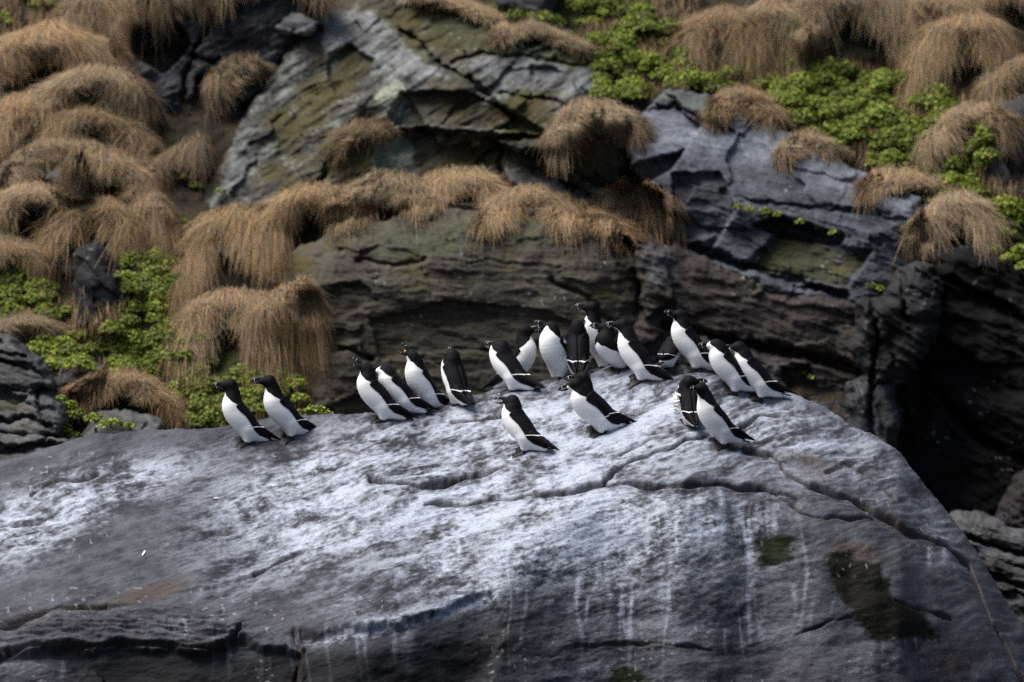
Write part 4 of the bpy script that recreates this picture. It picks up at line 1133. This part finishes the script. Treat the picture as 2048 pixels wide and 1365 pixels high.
    if gape > 30:
        mandible([(-1, -2.2), (-1, 2.2), (9, 1.2 + gape * .03), (12, 0.5), (9, -1.2 - gape * .03)], 'yellow_mouth', 0, M_gape, 0.95)
    for s in (-1, 1):
        c = hd + fdir * 3.5 + udir * 4.2 + sdir * s * 9.8
        th = np.linspace(0, 2 * math.pi, 8, endpoint=False)
        vs = [c + sdir * s * 1.6]
        for rr_, yy in ((1.2, 1.0), (1.7, -0.4)):
            vs += [c + sdir * s * yy + fdir * rr_ * math.cos(t) + udir * rr_ * math.sin(t) for t in th]
        fq = [[1 + j, 9 + j, 9 + (j + 1) % 8, 1 + (j + 1) % 8] for j in range(8)]
        ft = [[0, 1 + j, 1 + (j + 1) % 8] for j in range(8)]
        mesh_obj('eye', to_obj(vs), [np.array(fq), np.array(ft)], M_eye, body)
    # feet: three toes joined by a web, laid on the rock
    for s in (-1, 1):
        y0 = 9.0 * s
        ring = [(6, y0 - 2.2), (6, y0 + 2.2), (-4, y0 + 4), (-15, y0 + 9), (-22, y0 + 10.5), (-20, y0 + 6), (-27, y0 + 0.5), (-20, y0 - 5.5), (-22, y0 - 10.5), (-15, y0 - 9), (-4, y0 - 4)]
        vs = []
        for lvl in (0, 1):
            for (x_, y_) in ring:
                k = 1.0 if lvl == 0 else 0.86
                p = to_obj([[x_ * k, y0 + (y_ - y0) * k, 0]])[0]
                z_ = rock_height(base[0] + p[0], base[1] + p[1]) - base[2]
                vs.append((p[0], p[1], z_ + f_sc * (-1.5 if lvl == 0 else 3.6)))
        n_ = len(ring)
        hub = to_obj([[-3, y0, 0]])[0]; zh = rock_height(base[0] + hub[0], base[1] + hub[1]) - base[2]
        vs.append((hub[0], hub[1], zh + f_sc * 5.0))
        fq = [[j, (j + 1) % n_, n_ + (j + 1) % n_, n_ + j] for j in range(n_)]
        ft = [[2 * n_, n_ + j, n_ + (j + 1) % n_] for j in range(n_)]
        # short leg
        lv = len(vs)
        legtop = to_obj([[1, 8 * s, 12]])[0]
        for cpt, r_ in ((np.array([to_obj([[2, y0, 0]])[0][0], to_obj([[2, y0, 0]])[0][1], zh + f_sc * 1.5]), 2.8), (legtop, 3.4)):
            for t in np.linspace(0, 2 * math.pi, 6, endpoint=False):
                vs.append(tuple(cpt + np.array([math.cos(t), math.sin(t), 0]) * r_ * f_sc))
        fq += [[lv + j, lv + (j + 1) % 6, lv + 6 + (j + 1) % 6, lv + 6 + j] for j in range(6)]
        mesh_obj('webbed_foot', np.array(vs), [np.array(fq), np.array(ft)], M_foot, root)
    if ruffle:
        rg = np.random.default_rng(int(foot[0]))
        n_ = 80
        sgn = ruffle
        vs, fs = [], []
        for i in range(n_):
            a0 = np.array([rg.uniform(-24, 6), sgn * rg.uniform(20, 27), rg.uniform(30, 66)])
            dirn = np.array([rg.normal(-0.3, .35), sgn * rg.uniform(.5, 1.0), rg.normal(0.1, .45)]); dirn /= np.linalg.norm(dirn)
            ln = rg.uniform(7, 18); sd_ = np.cross(dirn, rg.normal(size=3)); sd_ /= np.linalg.norm(sd_)
            k = len(vs)
            vs += [a0 - sd_ * 1.6, a0 + sd_ * 1.6, a0 + dirn * ln * .6 + sd_ * 1.7, a0 + dirn * ln, a0 + dirn * ln * .6 - sd_ * 1.7]
            fs += [[k, k + 1, k + 2], [k, k + 2, k + 4], [k + 4, k + 2, k + 3]]
        mesh_obj('ruffled_feathers', to_obj(vs), np.array(fs), M_white, root, smooth=False)
    return root


BIRDS = [
    ('leftmost razorbill, standing upright at the left end of the flock and looking left', (492, 887), dict(yaw=14, pitch=5, head=(-32, 116), hyaw=-8)),
    ('second razorbill from the left, leaning forward in front of the green bush', (578, 874), dict(yaw=24, pitch=0, head=(-44, 111), hyaw=-20, hpitch=3)),
    ('razorbill with parted bill tipped up, overlapping the one behind it left of the calling bird', (764, 842), dict(yaw=6, pitch=4, head=(-30, 102), hpitch=32, gape=20)),
    ('razorbill mostly hidden behind the bird with the parted bill, left of the calling one', (806, 829), dict(yaw=8, pitch=2, head=(-38, 88), hpitch=8, size=0.97)),
    ('calling razorbill with its yellow mouth wide open to the sky', (852, 820), dict(yaw=30, pitch=8, head=(-30, 104), hyaw=-26, hpitch=40, gape=42)),
    ('razorbill seen from behind with head up, right of the calling bird', (914, 809), dict(yaw=-58, pitch=14, head=(-16, 100), hyaw=-20, hpitch=25, size=0.98)),
    ('short-necked razorbill showing its folded wing, in front of the one facing right', (1026, 782), dict(yaw=-28, pitch=4, head=(-24, 88), hyaw=20, hpitch=8, gape=10)),
    ('razorbill facing right with its bill to its neighbour', (1030, 774), dict(back=30, yaw=158, pitch=10, head=(-20, 113), hyaw=18, hpitch=12)),
    ('razorbill with a full white front, nose to nose with the one facing right', (1114, 755), dict(yaw=48, pitch=12, head=(-16, 101), hyaw=-42, hpitch=20, fat=1.06)),
    ('razorbill seen from behind with ruffled white feathers on its left side', (1156, 746), dict(yaw=-88, pitch=14, head=(-12, 98), hyaw=-30, hpitch=15, ruffle=-1, back=-14)),
    ('tall razorbill at the top of the flock, head higher than all around it', (1206, 738), dict(yaw=22, pitch=10, head=(-22, 121), hyaw=-20, hpitch=4, back=50)),
    ('squat razorbill hunched down between two tall ones, its belly on the rock', (1236, 737), dict(yaw=42, pitch=-4, head=(-30, 82), hyaw=-30, hpitch=10, fat=1.05, bib=26, low=0.78, size=0.98)),
    ('upright razorbill with a broad black wing, in front of the squat one', (1280, 762), dict(yaw=-8, pitch=9, head=(-34, 112), hyaw=4)),
    ('dark razorbill crouching with its back to us on the far edge', (1335, 735), dict(yaw=-112, pitch=-8, head=(-28, 60), hyaw=10, hpitch=-10, low=0.75, size=0.86)),
    ('slim razorbill standing apart on the small ledge, bill raised', (1388, 738), dict(yaw=8, pitch=8, head=(-28, 106), hyaw=20, hpitch=12)),
    ('left razorbill of the right-hand pair, partly covered by its neighbour', (1468, 785), dict(yaw=12, pitch=4, head=(-36, 94), hyaw=0)),
    ('right razorbill of the right-hand pair, wing tips drooping over the edge', (1521, 797), dict(yaw=4, pitch=2, head=(-42, 101), hpitch=-2)),
    ('small razorbill nearest to us in the middle, bill open towards the left', (1050, 903), dict(yaw=-22, pitch=6, head=(-26, 100), hyaw=14, hpitch=4, gape=14)),
    ('razorbill stretching its neck forward and down at the front of the flock', (1198, 867), dict(yaw=18, pitch=-5, head=(-48, 98), hyaw=-14, hpitch=-16)),
    ('razorbill whose head shows just above the bird stretching its neck', (1206, 861), dict(yaw=14, pitch=-4, head=(-40, 106), hyaw=-10, hpitch=-4)),
    ('razorbill with a bright white breast at the front right of the flock', (1442, 889), dict(yaw=24, pitch=2, head=(-44, 111), hyaw=26, hpitch=2)),
    ('razorbill seen from behind with its head turned right, ruffled at the side', (1380, 852), dict(yaw=-78, pitch=12, head=(-8, 92), hyaw=-100, hpitch=2, ruffle=-1, size=0.95)),
]
for lab, ft, kw in BIRDS:
    razorbill(lab, ft, **kw)


# loose feathers lying on the rock
def loose_feather(label, px, py, ang):
    c = rock_at_pixel(px, py)
    vs, fs = [], []
    for i, (t, w) in enumerate(((0, .4), (2, 1.5), (4, 2.0), (7, 1.5), (9.5, .4))):
        for s in (-1, 0, 1):
            x = t * math.cos(ang) - s * w * math.sin(ang); y = t * math.sin(ang) + s * w * math.cos(ang)
            xx, yy = x * K, y * K * 1.6
            vs.append((xx, yy, rock_height(c[0] + xx, c[1] + yy) - c[2] + K * (1.6 if s == 0 else 2.6)))
    for i in range(4):
        for j in range(2):
            fs.append([3 * i + j, 3 * i + j + 1, 3 * i + j + 4, 3 * i + j + 3])
    o = mesh_obj('white_feather', vs, np.array(fs), M_white)
    o.location = c
    tag(o, label, 'feather', 'white feathers lying on the rock')


loose_feather('white feather lying alone on the dark rock at lower left', 283, 1114, 0.9)
loose_feather('small white feather on the pale rock below the left pair of birds', 425, 999, 0.2)
